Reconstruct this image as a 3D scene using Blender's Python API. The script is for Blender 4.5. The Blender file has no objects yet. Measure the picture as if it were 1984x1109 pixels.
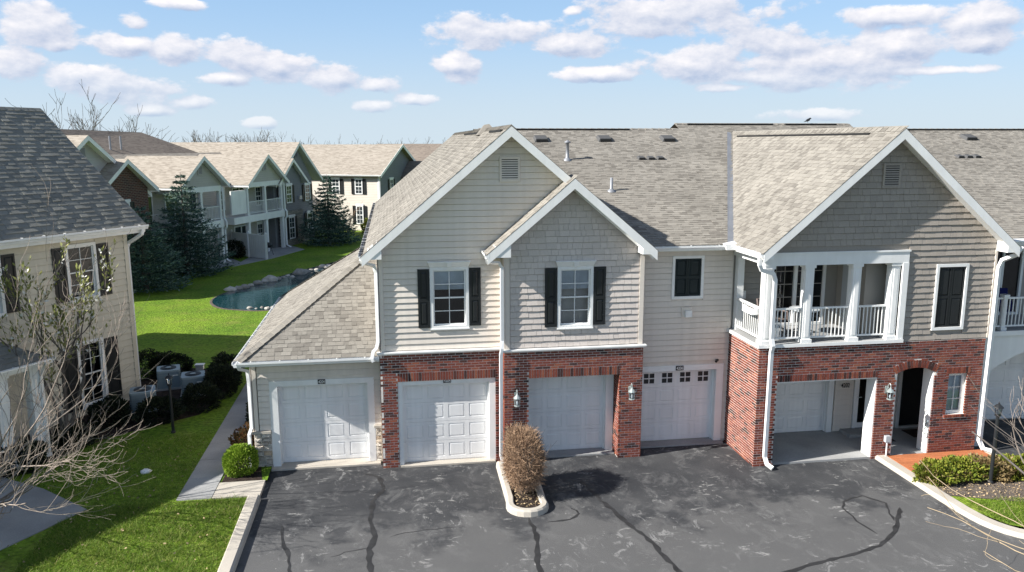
import bpy, math, random
import numpy as np
from mathutils import Matrix, Vector

rnd = random.Random(11)
npr = np.random.RandomState(5)
sc = bpy.context.scene
COL = sc.collection

# ------------------------------------------------------------------ camera
CAM = np.array([0.0, 0.0, 8.4])
F_PX, PITCH, ROLL, YAW = 1528.5, 0.18026, -0.0020, 0.15008
_w0 = np.array([math.sin(YAW), math.cos(YAW), 0]); _r0 = np.array([math.cos(YAW), -math.sin(YAW), 0]); _u0 = np.array([0, 0, 1.0])
_w = _w0 * math.cos(PITCH) - _u0 * math.sin(PITCH); _u = _u0 * math.cos(PITCH) + _w0 * math.sin(PITCH)
_r = _r0 * math.cos(ROLL) + _u * math.sin(ROLL); _u = _u * math.cos(ROLL) - _r0 * math.sin(ROLL)
cd = bpy.data.cameras.new('camera'); cam = bpy.data.objects.new('camera', cd); COL.objects.link(cam)
cd.sensor_width = 36; cd.lens = F_PX / 1984 * 36; cd.clip_start = 0.1; cd.clip_end = 6000
cam.matrix_world = Matrix(((_r[0], _u[0], -_w[0], CAM[0]), (_r[1], _u[1], -_w[1], CAM[1]), (_r[2], _u[2], -_w[2], CAM[2]), (0, 0, 0, 1)))
sc.camera = cam

# ------------------------------------------------------------------ light
SUN = np.array([-1.0, -0.2, 0.66]); SUN /= np.linalg.norm(SUN)       # towards the sun
SUN_EL = math.asin(SUN[2]); SUN_AZ = math.atan2(SUN[0], SUN[1])       # azimuth from +Y towards +X
sl = bpy.data.lights.new('sun', 'SUN'); sl.energy = 5.0; sl.angle = math.radians(0.53); sl.color = (1.0, 0.965, 0.91)
so = bpy.data.objects.new('sun', sl); COL.objects.link(so); so.location = (-30, -10, 40)
so.rotation_euler = Vector(tuple(-SUN)).to_track_quat('-Z', 'Y').to_euler()
sc.view_settings.view_transform = 'Standard'; sc.view_settings.look = 'None'
sc.view_settings.exposure = 0.97; sc.view_settings.gamma = 1.0; sc.view_settings.use_curve_mapping = False
sc.cycles.max_bounces = 6; sc.cycles.diffuse_bounces = 3; sc.cycles.glossy_bounces = 3; sc.cycles.transparent_max_bounces = 8
sc.cycles.use_denoising = True

wd = bpy.data.worlds.new('World'); sc.world = wd; wd.use_nodes = True
wd.cycles.sampling_method = 'MANUAL'; wd.cycles.sample_map_resolution = 512
def build_world():
    nt = wd.node_tree; N = nt.nodes; L = nt.links; N.clear()
    def mth(op, a, b=None, c=None, clamp=False):
        n = N.new('ShaderNodeMath'); n.operation = op; n.use_clamp = clamp
        for i, x in enumerate((a, b, c)):
            if x is None: continue
            if isinstance(x, (int, float)): n.inputs[i].default_value = x
            else: L.new(x, n.inputs[i])
        return n.outputs[0]
    def vm(op, a, b=None, c=None):
        n = N.new('ShaderNodeVectorMath'); n.operation = op
        for i, x in enumerate((a, b, c)):
            if x is None: continue
            if isinstance(x, tuple): n.inputs[i].default_value = x
            else: L.new(x, n.inputs[i])
        return n.outputs['Value'] if op in ('LENGTH', 'DOT_PRODUCT') else n.outputs[0]
    sky = N.new('ShaderNodeTexSky'); sky.sky_type = 'NISHITA'; sky.sun_disc = False
    sky.sun_elevation = SUN_EL; sky.sun_rotation = SUN_AZ
    sky.altitude = 300; sky.air_density = 1.0; sky.dust_density = 0.3; sky.ozone_density = 1.6
    tc = N.new('ShaderNodeTexCoord'); dirv = tc.outputs['Generated']
    sp = N.new('ShaderNodeSeparateXYZ'); L.new(dirv, sp.inputs[0])
    az = mth('MULTIPLY', mth('ARCTAN2', sp.outputs[0], sp.outputs[1]), 57.29578)
    el = mth('MULTIPLY', mth('ARCSINE', sp.outputs[2]), 57.29578)
    cb = N.new('ShaderNodeCombineXYZ'); L.new(az, cb.inputs[0]); L.new(el, cb.inputs[1])
    p0 = cb.outputs[0]
    # clouds that stand over the far side: azimuth, elevation, half-width, half-height (degrees)
    clouds = [(-21.5, 6.93, 2.3, 1.12), (-20.3, 5.97, 1.0, 0.60), (-22.4, 4.66, 1.5, 1.04), (-19.8, 4.01, 2.2, 0.86), (-17.2, 3.62, 2.9, 0.89), (-16.0, 7.43, 0.8, 0.68), (-16.7, 6.15, 2.3, 0.68), (-13.7, 5.97, 1.9, 0.89), (-10.1, 5.45, 2.0, 1.05), (-10.7, 4.28, 1.5, 0.50), (-7.2, 4.86, 1.9, 0.94), (-3.3, 4.25, 2.5, 0.89), (-1.2, 3.93, 1.8, 0.69), (1.6, 3.01, 1.3, 0.42), (-13.2, 8.73, 1.6, 0.37), (-13.0, 2.58, 1.1, 0.40), (-8.5, 1.34, 1.0, 0.34), (-0.9, 2.54, 1.4, 0.49), (-15.5, 2.05, 1.2, 0.33), (6.9, 7.60, 4.3, 1.01), (12.7, 6.55, 2.9, 0.75), (4.8, 5.19, 1.7, 0.86), (19.2, 8.61, 6.1, 1.18), (12.9, 8.85, 0.8, 0.33), (14.3, 4.64, 3.2, 0.49), (21.0, 5.22, 3.7, 0.95), (27.3, 6.36, 3.3, 0.97), (33.9, 5.91, 3.2, 0.87), (29.7, 4.97, 6.0, 1.23), (27.1, 4.23, 5.1, 0.83), (34.3, 7.72, 3.1, 0.55), (38.4, 7.29, 2.1, 1.17), (38.4, 5.96, 1.9, 0.75), (35.4, 4.37, 3.5, 0.28), (23.5, 3.64, 2.0, 0.31), (29.6, 1.78, 2.5, 0.40),
              (-32.0, 6.6, 4.0, 1.4), (-38.0, 4.2, 4.6, 1.0), (-46.0, 7.5, 5.0, 1.6), (45.0, 7.0, 5.0, 1.5), (52.0, 4.6, 5.0, 1.1), (60.0, 8.0, 5.5, 1.6)]
    def envelope(p):
        e = None
        for (a, b, ra, rb) in clouds:
            ra *= 1.18; rb *= 1.22
            ln = vm('LENGTH', vm('MULTIPLY_ADD', p, (1 / ra, 1 / rb, 0), (-a / ra, -b / rb, 0)))
            e = ln if e is None else mth('SMOOTH_MIN', e, ln, 0.25)
        return mth('SUBTRACT', 1.0, e)
    def noise(vec, scale, detail, rough):
        n = N.new('ShaderNodeTexNoise'); n.inputs['Scale'].default_value = scale; n.inputs['Detail'].default_value = detail; n.inputs['Roughness'].default_value = rough
        L.new(vec, n.inputs['Vector']); return n.outputs[0]
    def density(p, dv):
        pn = vm('MULTIPLY', dv, (1.0, 1.0, 1.9))
        n1 = noise(pn, 15.0, 10, 0.60)
        n2 = noise(pn, 5.0, 3, 0.5)
        env = envelope(p)
        high = mth('MULTIPLY', mth('SUBTRACT', n2, 0.60), 4.0)           # the same broken cumulus carries on overhead and behind
        sm = N.new('ShaderNodeMapRange'); sm.interpolation_type = 'SMOOTHSTEP'; L.new(el, sm.inputs[0]); sm.inputs[1].default_value = 10.0; sm.inputs[2].default_value = 22.0
        base = mth('MAXIMUM', env, mth('ADD', mth('MULTIPLY', sm.outputs[0], mth('ADD', high, 1.0)), -1.0))
        return mth('ADD', base, mth('MULTIPLY', mth('SUBTRACT', n1, 0.50), 2.9))
    d0 = density(p0, dirv)
    p1 = vm('ADD', p0, (-0.25, 0.42, 0)); dv1 = vm('ADD', dirv, (-0.006, 0.0, 0.0075))
    d1 = density(p1, dv1)
    mr = N.new('ShaderNodeMapRange'); mr.interpolation_type = 'SMOOTHSTEP'; L.new(d0, mr.inputs[0]); mr.inputs[1].default_value = -0.05; mr.inputs[2].default_value = 0.34
    # clouds thin out into the haze close to the horizon
    fade = N.new('ShaderNodeMapRange'); L.new(el, fade.inputs[0]); fade.inputs[1].default_value = 0.5; fade.inputs[2].default_value = 5.0; fade.inputs[3].default_value = 0.40; fade.inputs[4].default_value = 1.0
    cover = mth('MULTIPLY', mr.outputs[0], fade.outputs[0])
    lit = mth('ADD', 0.46, mth('MULTIPLY', mth('SUBTRACT', d0, d1), 0.62), clamp=True)
    mixc = N.new('ShaderNodeMix'); mixc.data_type = 'RGBA'; L.new(lit, mixc.inputs[0])
    mixc.inputs[6].default_value = (2.6, 3.2, 4.4, 1); mixc.inputs[7].default_value = (6.5, 6.3, 6.35, 1)
    # pale air towards the horizon, the same all the way round
    hz = N.new('ShaderNodeMapRange'); hz.interpolation_type = 'SMOOTHSTEP'; L.new(el, hz.inputs[0]); hz.inputs[1].default_value = -2.0; hz.inputs[2].default_value = 26.0; hz.inputs[3].default_value = 1.0; hz.inputs[4].default_value = 0.0
    hz2 = N.new('ShaderNodeMapRange'); hz2.interpolation_type = 'SMOOTHSTEP'; L.new(el, hz2.inputs[0]); hz2.inputs[1].default_value = -1.0; hz2.inputs[2].default_value = 11.0
    air = N.new('ShaderNodeMix'); air.data_type = 'RGBA'; L.new(hz2.outputs[0], air.inputs[0]); air.inputs[6].default_value = (3.9, 4.65, 5.2, 1); air.inputs[7].default_value = (1.95, 3.5, 5.75, 1)
    tint = N.new('ShaderNodeMix'); tint.data_type = 'RGBA'; tint.blend_type = 'MULTIPLY'; tint.inputs[0].default_value = 1.0
    L.new(sky.outputs[0], tint.inputs[6]); tint.inputs[7].default_value = SKY_TINT + (1,)
    base = N.new('ShaderNodeMix'); base.data_type = 'RGBA'; L.new(hz.outputs[0], base.inputs[0]); L.new(tint.outputs[2], base.inputs[6]); L.new(air.outputs[2], base.inputs[7])
    mix = N.new('ShaderNodeMix'); mix.data_type = 'RGBA'; L.new(cover, mix.inputs[0]); L.new(base.outputs[2], mix.inputs[6]); L.new(mixc.outputs[2], mix.inputs[7])
    bg = N.new('ShaderNodeBackground'); bg.inputs[1].default_value = 0.085; L.new(mix.outputs[2], bg.inputs[0])
    out = N.new('ShaderNodeOutputWorld'); L.new(bg.outputs[0], out.inputs[0])
SKY_TINT = (1.12, 1.0, 0.9)
build_world()

# ------------------------------------------------------------------ helpers
ORG = np.zeros(3)          # world origin of the thing being built in world coordinates
WM = Matrix()              # world matrix of the thing being built in local coordinates (for ranking pieces)

class MB:
    """collects shapes; every vertex passes through M"""
    def __init__(s, M=None): s.v = []; s.f = []; s.M = M
    def _add(s, pts):
        i = len(s.v)
        if s.M is not None: pts = [tuple(s.M @ Vector(p)) for p in pts]
        s.v.extend([tuple(map(float, p)) for p in pts]); return i
    def hexa(s, p):
        i = s._add(p)
        for q in ((3, 2, 1, 0), (4, 5, 6, 7), (0, 1, 5, 4), (1, 2, 6, 5), (2, 3, 7, 6), (3, 0, 4, 7)): s.f.append(tuple(i + k for k in q))
        return s
    def box(s, x0, x1, y0, y1, z0, z1):
        return s.hexa([(x0, y0, z0), (x1, y0, z0), (x1, y1, z0), (x0, y1, z0), (x0, y0, z1), (x1, y0, z1), (x1, y1, z1), (x0, y1, z1)])
    def poly(s, pts):
        i = s._add(pts); s.f.append(tuple(range(i, i + len(pts)))); return s
    def prism(s, pts, vec):
        n = len(pts); i = s._add(pts); j = s._add([tuple(np.array(p) + np.array(vec)) for p in pts])
        s.f.append(tuple(range(i, i + n))[::-1]); s.f.append(tuple(range(j, j + n)))
        for k in range(n): s.f.append((i + k, i + (k + 1) % n, j + (k + 1) % n, j + k))
        return s
    def tube(s, pts, r, n=6, cap=True, phase=0.0, sq=1.0):
        pts = [np.array(p, float) for p in pts]; m = len(pts)
        rs = [r] * m if isinstance(r, (int, float)) else list(r)
        rings = []; up = None
        for k in range(m):
            t = pts[min(k + 1, m - 1)] - pts[max(k - 1, 0)]; t = t / (np.linalg.norm(t) + 1e-9)
            if up is None: up = np.array([0, 0, 1.0]) if abs(t[2]) < .9 else np.array([0, -1.0, 0])
            a = np.cross(up, t); a /= (np.linalg.norm(a) + 1e-9); b = np.cross(t, a); up = b
            ring = [pts[k] + rs[k] * (math.cos(phase + 2 * math.pi * q / n) * a + sq * math.sin(phase + 2 * math.pi * q / n) * b) for q in range(n)]
            rings.append(s._add(ring))
        for k in range(m - 1):
            A, B = rings[k], rings[k + 1]
            for q in range(n): s.f.append((A + q, A + (q + 1) % n, B + (q + 1) % n, B + q))
        if cap:
            s.f.append(tuple(rings[0] + q for q in range(n))[::-1]); s.f.append(tuple(rings[-1] + q for q in range(n)))
        return s
    def lathe(s, c, prof, n=12):
        rings = [s._add([(c[0] + r * math.cos(2 * math.pi * q / n), c[1] + r * math.sin(2 * math.pi * q / n), c[2] + z) for q in range(n)]) for r, z in prof]
        for A, B in zip(rings[:-1], rings[1:]):
            for q in range(n): s.f.append((A + q, A + (q + 1) % n, B + (q + 1) % n, B + q))
        s.f.append(tuple(rings[0] + q for q in range(n))[::-1]); s.f.append(tuple(rings[-1] + q for q in range(n)))
        return s
    def build(s, name, mat, parent=None, smooth=False, kind=None):
        if not s.v: return None
        me = bpy.data.meshes.new(name); v = np.array(s.v) - ORG
        me.from_pydata([tuple(p) for p in v], [], s.f); me.update()
        return link(name, me, mat, parent, smooth, kind)

def link(name, me, mat, parent=None, smooth=False, kind=None):
    if mat is not None and not me.materials: me.materials.append(mat)
    if smooth and len(me.polygons): me.polygons.foreach_set('use_smooth', [True] * len(me.polygons))
    o = bpy.data.objects.new(name, me); COL.objects.link(o)
    if parent is not None: o.parent = parent
    if kind: o['kind'] = kind
    return o

def np_mesh(name, verts, quads, mat, parent=None, smooth=False, kind=None, mats=None, midx=None):
    """fast mesh from numpy arrays; quads (n,k)"""
    me = bpy.data.meshes.new(name); v = np.asarray(verts, np.float32) - ORG.astype(np.float32)
    q = np.asarray(quads, np.int32); k = q.shape[1]
    me.vertices.add(len(v)); me.vertices.foreach_set('co', v.ravel())
    me.loops.add(q.size); me.loops.foreach_set('vertex_index', q.ravel())
    me.polygons.add(len(q)); me.polygons.foreach_set('loop_start', np.arange(0, q.size, k, dtype=np.int32)); me.polygons.foreach_set('loop_total', np.full(len(q), k, np.int32))
    if mats:
        for m in mats: me.materials.append(m)
        me.polygons.foreach_set('material_index', np.asarray(midx, np.int32))
    me.update(calc_edges=True)
    return link(name, me, mat if not mats else None, parent, smooth, kind)

def tag(o, label, cat, group=None):
    o['label'] = label; o['category'] = cat
    if group: o['group'] = group
    return o
def thing(name, label, cat, loc=(0, 0, 0), rz=0.0, group=None):
    e = bpy.data.objects.new(name, None); COL.objects.link(e); e.location = loc; e.rotation_euler = (0, 0, rz); e.empty_display_size = .3
    return tag(e, label, cat, group)
def world_frame(loc):
    global ORG, WM
    ORG = np.array(loc, float); WM = Matrix.Translation(Vector(loc))
def local_frame(o):
    global ORG, WM
    ORG = np.zeros(3); WM = Matrix.Translation(o.location) @ Matrix.Rotation(o.rotation_euler[2], 4, 'Z')
def no_frame():
    global ORG, WM
    ORG = np.zeros(3); WM = Matrix()
def struct(o): o['kind'] = 'structure'; return o
def copy_tree(o, parent=None, label=None):
    c = o.copy(); COL.objects.link(c); c.parent = parent
    if label: c['label'] = label
    for ch in list(o.children): copy_tree(ch, c)
    return c

def to_px(p):
    d = np.asarray(p) - CAM; w = d @ _w
    return (992 + F_PX * (d @ _r) / w, 554.5 - F_PX * (d @ _u) / w, w)

# pieces: bricks, shingles, shakes, boards. The 300 largest in view of each name become objects, the rest one joined part.
class Pieces:
    def __init__(s, root): s.root = root; s.items = {}; s.geo = {}; s.mesh = {}
    def add(s, name, parent, key, geo, M, mat):
        key = (name, mat.name) + tuple(key)
        if key not in s.geo: g = geo() if callable(geo) else geo; s.geo[key] = (np.array(g[0], float), g[1], mat)
        s.items.setdefault(name, []).append((parent, key, M))
    def flush(s, joined_names, limit=300):
        T = Matrix.Translation(Vector(tuple(-ORG)))
        for name, its in s.items.items():
            def score(it):
                v, f, m = s.geo[it[1]]; c = v.mean(0); Wm = WM @ T @ it[2] if ORG.any() == False else it[2]
                c = np.array(Wm @ Vector(c)); px, py, w = to_px(c)
                if w <= 1 or not (-20 < px < 2004 and -20 < py < 1129): return 0.0
                ext = v.max(0) - v.min(0); return float(np.sort(ext)[-1] * np.sort(ext)[-2]) / w ** 2
            order = sorted(its, key=score, reverse=True)
            solo, rest = (order[:limit], order[limit:]) if len(order) > limit else (order, [])
            for parent, key, M in solo:
                v, f, m = s.geo[key]
                if key not in s.mesh:
                    me = bpy.data.meshes.new(name); me.from_pydata([tuple(p) for p in v], [], f); me.update(); me.materials.append(m); s.mesh[key] = me
                o = bpy.data.objects.new(name, s.mesh[key]); COL.objects.link(o); o.parent = parent; o.matrix_local = T @ M
            if rest:
                vs, fs, mi, mats, off = [], [], [], [], 0
                for parent, key, M in rest:
                    v, f, m = s.geo[key]; A = np.array(M); vs.append(v @ A[:3, :3].T + A[:3, 3])
                    if m not in mats: mats.append(m)
                    for q in f: fs.append(tuple(off + k for k in q)); mi.append(mats.index(m))
                    off += len(v)
                me = bpy.data.meshes.new(joined_names[name]); V_ = np.concatenate(vs) - ORG
                me.from_pydata(V_.tolist(), [], fs)
                for m in mats: me.materials.append(m)
                me.polygons.foreach_set('material_index', mi); me.update()
                o = bpy.data.objects.new(joined_names[name], me); COL.objects.link(o); o.parent = s.root; o['kind'] = 'stuff'

def spans(x0, x1, za, zb, openings):
    """free intervals of [x0,x1] in the strip za..zb"""
    iv = [(x0, x1)]
    for (a, b, c, d) in openings:
        if d <= za + .004 or c >= zb - .004: continue
        nv = []
        for (p, q) in iv:
            if b <= p or a >= q: nv.append((p, q)); continue
            if a > p: nv.append((p, a))
            if b < q: nv.append((b, q))
        iv = nv
    return [(p, q) for p, q in iv if q - p > .012]

def wall_boxes(mb, x0, x1, z0, z1, y0, y1, openings=()):
    xs = sorted({x0, x1} | {min(max(v, x0), x1) for o in openings for v in o[:2]}); zs = sorted({z0, z1} | {min(max(v, z0), z1) for o in openings for v in o[2:]})
    for za, zb in zip(zs[:-1], zs[1:]):
        for p, q in spans(x0, x1, za, zb, openings):
            mb.box(p, q, y0, y1, za, zb)
    return mb

def at(x=0, y=0, z=0): return Matrix.Translation((x, y, z))
def face_x(x, y, sgn):
    """wall frame whose outward side is -X (sgn=-1) or +X (sgn=+1); local x runs along the wall"""
    R = Matrix(((0, 1, 0, x), (-1, 0, 0, y), (0, 0, 1, 0), (0, 0, 0, 1))) if sgn < 0 else Matrix(((0, -1, 0, x), (1, 0, 0, y), (0, 0, 1, 0), (0, 0, 0, 1)))
    return R

BR_L, BR_H, BR_J = 0.190, 0.054, 0.014
def brick_geo(L, H=BR_H, D=0.045):
    c = 0.0
    return ([(0, 0, 0), (L, 0, 0), (L, D, 0), (0, D, 0), (0, 0, H), (L, 0, H), (L, D, H), (0, D, H)],
            [(0, 1, 5, 4), (1, 2, 6, 5), (3, 0, 4, 7), (4, 5, 6, 7), (3, 2, 1, 0)])
def bricks(P, parent, M, x0, x1, z0, z1, openings, mat, half=False):
    """running bond; outer face at local y=0"""
    n = int((z1 - z0) / (BR_H + BR_J)); hz = (z1 - z0) / n
    for i in range(n):
        za = z0 + i * hz + BR_J / 2; zb = za + hz - BR_J
        st = x0 - (0.102 if i % 2 else 0.0)
        for p, q in spans(x0, x1, za, zb, openings):
            k = math.floor((p - st) / (BR_L + BR_J))
            while True:
                a = st + k * (BR_L + BR_J); b = a + BR_L; k += 1
                if a >= q: break
                a = max(a, p); b = min(b, q)
                if b - a < 0.035: continue
                Lq = round(b - a, 3)
                jit = rnd.uniform(-.003, .002)
                P.add('brick', parent, ('s', Lq, round(hz, 4)), lambda: brick_geo(Lq, hz - BR_J), M @ Matrix.Translation((a, jit, za)), mat)
def soldiers(P, parent, M, x0, x1, z0, h, mat, proud=0.006):
    n = int((x1 - x0) / (BR_H + BR_J)); w = (x1 - x0) / n
    for i in range(n):
        P.add('brick', parent, ('v', round(w, 4), round(h, 3)), lambda: brick_geo(w - BR_J, h - .004, .06), M @ Matrix.Translation((x0 + i * w + BR_J / 2, -proud + rnd.uniform(-.002, .002), z0)), mat)

def board_geo(b0, b1, t0, t1, h, lip=.036, top=.012, gap=.017):
    t0 += (b0 - t0) * .1; t1 += (b1 - t1) * .1; h -= gap
    return ([(b0, -lip, 0), (b1, -lip, 0), (b1, 0, 0), (b0, 0, 0), (t0, -top, h), (t1, -top, h), (t1, 0, h), (t0, 0, h)],
            [(0, 1, 5, 4), (1, 2, 6, 5), (3, 0, 4, 7), (3, 2, 1, 0)])
def siding(P, parent, M, x0, x1, z0, z1, openings, mat, e=0.155, gable=None, name='siding_board', gap=.017):
    """gable: (peak_x, peak_z, slope): boards are cut along the two rakes"""
    z = z0
    while z < z1 - .02:
        h = min(e, z1 - z); a0, a1, b0, b1 = x0, x1, x0, x1
        if gable:
            px, pz, m = gable
            a0 = max(x0, px - (pz - z) / m); a1 = min(x1, px + (pz - z) / m); b0 = max(x0, px - (pz - z - h) / m); b1 = min(x1, px + (pz - z - h) / m)
            if a1 - a0 < .05: break
            if b1 < b0: b0 = b1 = px
        for p, q in spans(a0, a1, z, z + h, openings):
            tb0 = b0 if p == a0 else p; tb1 = b1 if q == a1 else q
            P.add(name, parent, (round(p, 3), round(z, 3), round(M[0][3], 3), round(M[1][3], 3), round(M[0][0], 2)), (lambda p=p, q=q, tb0=tb0, tb1=tb1, h=h: board_geo(p, q, tb0, tb1, h, gap=gap)), M @ Matrix.Translation((0, 0, z)), mat)
        z += e
def shakes(P, parent, M, x0, x1, z0, z1, openings, mat, e=0.16, gable=None):
    z = z0; row = 0
    while z < z1 - .03:
        a0, a1 = x0, x1
        if gable:
            px, pz, m = gable; zz = z + e * .5
            a0 = max(x0, px - (pz - zz) / m); a1 = min(x1, px + (pz - zz) / m)
            if a1 - a0 < .05: break
        for p, q in spans(a0, a1, z, min(z + e, z1), openings):
            x = p
            while x < q - .005:
                w = rnd.choice((.12, .15, .18, .21, .26, .30)); w = min(w, q - x)
                if q - x - w < .07: w = q - x
                wq = round(w, 2) if w < q - x - .001 else w
                P.add('shake', parent, (round(wq, 2), round(min(e, z1 - z), 3)), (lambda wq=wq, h=min(e, z1 - z): board_geo(.003, wq - .002, .002, wq - .002, h, .036, .012)), M @ Matrix.Translation((x, rnd.uniform(-.003, .002), z + rnd.choice((0, 0, .005, -.005)))), mat)
                x += wq
        z += e; row += 1

def tab_geo(w, Ln, t):
    return ([(0, 0, -.004), (w, 0, -.004), (w, Ln, -.004), (0, Ln, -.004), (0, 0, t), (w, 0, t), (w, Ln, .003), (0, Ln, .003)],
            [(4, 5, 6, 7), (0, 1, 5, 4), (1, 2, 6, 5), (3, 0, 4, 7)])
def shingles(P, parent, O, u, v, poly, mat, e=0.135, wmin=.10, wmax=.24, thick=.016):
    """O origin on the roof plane, u along the eave, v up the slope (unit vectors), poly in (u,v)"""
    O = np.array(O, float); u = np.array(u, float); v = np.array(v, float); n = np.cross(u, v)
    vs = [q[1] for q in poly]; i = 0; vv = min(vs)
    while vv < max(vs) - .03:
        vm_ = min(vv + e * .5, max(vs) - .001); xs = []
        for (a, b) in zip(poly, poly[1:] + poly[:1]):
            if (a[1] <= vm_) != (b[1] <= vm_): xs.append(a[0] + (vm_ - a[1]) / (b[1] - a[1]) * (b[0] - a[0]))
        xs.sort()
        for p, q in zip(xs[0::2], xs[1::2]):
            x = p; hi = rnd.random() < .5
            while x < q - .01:
                w = round(rnd.uniform(wmin, wmax) * 25) / 25; w = min(w, q - x)
                if q - x - w < .06: w = q - x
                t = thick if hi else thick * .5; hi = not hi if rnd.random() < .85 else hi
                c = O + u * x + v * (vv + rnd.uniform(-.004, .004))
                Mx = Matrix(((u[0], v[0], n[0], c[0]), (u[1], v[1], n[1], c[1]), (u[2], v[2], n[2], c[2]), (0, 0, 0, 1)))
                P.add('shingle', parent, (round(w, 2), t), (lambda w=w, t=t: tab_geo(w - .003, e + .012, t)), Mx, mat)
                x += w
        vv += e; i += 1
def caps(P, parent, A, B, nl, nr, mat, e=.19, w=.15):
    """saddle-shaped cap shingles from A (low end) to B; nl/nr: unit vectors running down each side from the ridge"""
    A = np.array(A, float); B = np.array(B, float); L_ = np.linalg.norm(B - A); t = (B - A) / L_; k = int(L_ / e)
    nl = np.array(nl, float); nr = np.array(nr, float); upv = -(nl + nr); upv /= np.linalg.norm(upv)
    for i in range(k):
        c = A + t * (i * L_ / k)
        def geo():
            ln = L_ / k + .03; pts = []
            for s_, dz in ((0, .034), (ln, .016)):
                for q in (nl * w, np.zeros(3), nr * w): pts.append(tuple(t * s_ + q + upv * dz))
            for q in (nl * w, np.zeros(3), nr * w): pts.append(tuple(q + upv * .008))
            return (pts, [(0, 1, 4, 3), (1, 2, 5, 4), (6, 7, 1, 0), (7, 8, 2, 1)])
        P.add('ridge_cap', parent, (round(float(A[0]), 2), round(float(A[1]), 2), round(float(B[0]), 2), round(float(w), 2)), geo, Matrix.Translation(tuple(c)), mat)
# ------------------------------------------------------------------ materials
def mat(name, col, rough=.65, spec=.3, metal=0.0, pal=None, var=0.0, nscale=3.0, namt=0.0, fscale=60.0, famt=0.0, bscale=0.0, bstr=0.0, bdist=.01, coord='Object', streak=0.0):
    m = bpy.data.materials.new(name); m.use_nodes = True; nt = m.node_tree; N = nt.nodes; L = nt.links
    b = N['Principled BSDF']; b.inputs['Roughness'].default_value = rough; b.inputs['Metallic'].default_value = metal; b.inputs['Specular IOR Level'].default_value = spec
    tc = N.new('ShaderNodeTexCoord'); vec = tc.outputs[coord]
    if coord == 'World':
        pass
    def noise(scale, detail=5, v=None):
        n = N.new('ShaderNodeTexNoise'); n.inputs['Scale'].default_value = scale; n.inputs['Detail'].default_value = detail; L.new(v or vec, n.inputs['Vector']); return n.outputs[0]
    cur = None
    if pal or var:
        g = N.new('ShaderNodeNewGeometry'); oi = N.new('ShaderNodeObjectInfo')
        ad = N.new('ShaderNodeMath'); ad.operation = 'ADD'; L.new(g.outputs['Random Per Island'], ad.inputs[0]); L.new(oi.outputs['Random'], ad.inputs[1])
        fr = N.new('ShaderNodeMath'); fr.operation = 'FRACT'; L.new(ad.outputs[0], fr.inputs[0])
    if pal:
        cr = N.new('ShaderNodeValToRGB'); cr.color_ramp.interpolation = 'LINEAR'
        els = cr.color_ramp.elements
        for i, (p, c) in enumerate(pal):
            e = els[i] if i < 2 else els.new(p)
            e.position = p; e.color = tuple(c) + (1,)
        L.new(fr.outputs[0], cr.inputs[0]); cur = cr.outputs[0]
    else:
        rgb = N.new('ShaderNodeRGB'); rgb.outputs[0].default_value = tuple(col) + (1,); cur = rgb.outputs[0]
    def mulfac(cur, fac_out, lo, hi):
        mr = N.new('ShaderNodeMapRange'); L.new(fac_out, mr.inputs[0]); mr.inputs[1].default_value = .3; mr.inputs[2].default_value = .7; mr.inputs[3].default_value = lo; mr.inputs[4].default_value = hi
        mx = N.new('ShaderNodeVectorMath'); mx.operation = 'SCALE'; L.new(cur, mx.inputs[0]); L.new(mr.outputs[0], mx.inputs['Scale']); return mx.outputs[0]
    if var and not pal:
        mr = N.new('ShaderNodeMapRange'); L.new(fr.outputs[0], mr.inputs[0]); mr.inputs[3].default_value = 1 - var; mr.inputs[4].default_value = 1 + var
        mx = N.new('ShaderNodeVectorMath'); mx.operation = 'SCALE'; L.new(cur, mx.inputs[0]); L.new(mr.outputs[0], mx.inputs['Scale']); cur = mx.outputs[0]
    if namt: cur = mulfac(cur, noise(nscale), 1 - namt, 1 + namt)
    if famt: cur = mulfac(cur, noise(fscale, 3), 1 - famt, 1 + famt)
    if streak:
        mp = N.new('ShaderNodeMapping'); mp.inputs['Scale'].default_value = (7, 7, .35); L.new(vec, mp.inputs[0]); cur = mulfac(cur, noise(1.0, 4, mp.outputs[0]), 1 - streak, 1 + streak * .4)
    L.new(cur, b.inputs['Base Color'])
    if bstr:
        bp = N.new('ShaderNodeBump'); bp.inputs['Strength'].default_value = bstr; bp.inputs['Distance'].default_value = bdist; L.new(noise(bscale, 6), bp.inputs['Height']); L.new(bp.outputs[0], b.inputs['Normal'])
    return m

MATS = {}
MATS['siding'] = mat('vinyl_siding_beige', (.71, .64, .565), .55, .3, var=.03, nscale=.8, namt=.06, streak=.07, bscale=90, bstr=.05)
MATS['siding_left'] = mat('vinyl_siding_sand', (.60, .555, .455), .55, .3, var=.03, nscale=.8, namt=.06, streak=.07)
MATS['siding_dark'] = mat('vinyl_siding_grey', (.215, .215, .21), .6, .3, var=.03, nscale=.8, namt=.06)
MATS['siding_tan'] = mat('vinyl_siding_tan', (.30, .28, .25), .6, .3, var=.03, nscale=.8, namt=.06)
MATS['shake'] = mat('vinyl_shake_warm_grey', (.56, .50, .455), .6, .3, var=.06, nscale=1.2, namt=.04, fscale=26, famt=.06, bscale=70, bstr=.12)
MATS['shake_sage'] = mat('vinyl_shake_sage_grey', (.325, .288, .250), .6, .3, var=.06, nscale=1.2, namt=.05, fscale=26, famt=.06, bscale=70, bstr=.12)
MATS['white'] = mat('white_trim', (.80, .80, .78), .45, .4, nscale=1.5, namt=.05, streak=.05)
MATS['white_metal'] = mat('white_gutter_metal', (.80, .80, .79), .35, .45, nscale=1.2, namt=.03, streak=.05)
MATS['door_white'] = mat('garage_door_white', (.79, .785, .775), .42, .4, nscale=.9, namt=.06, streak=.07)
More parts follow.
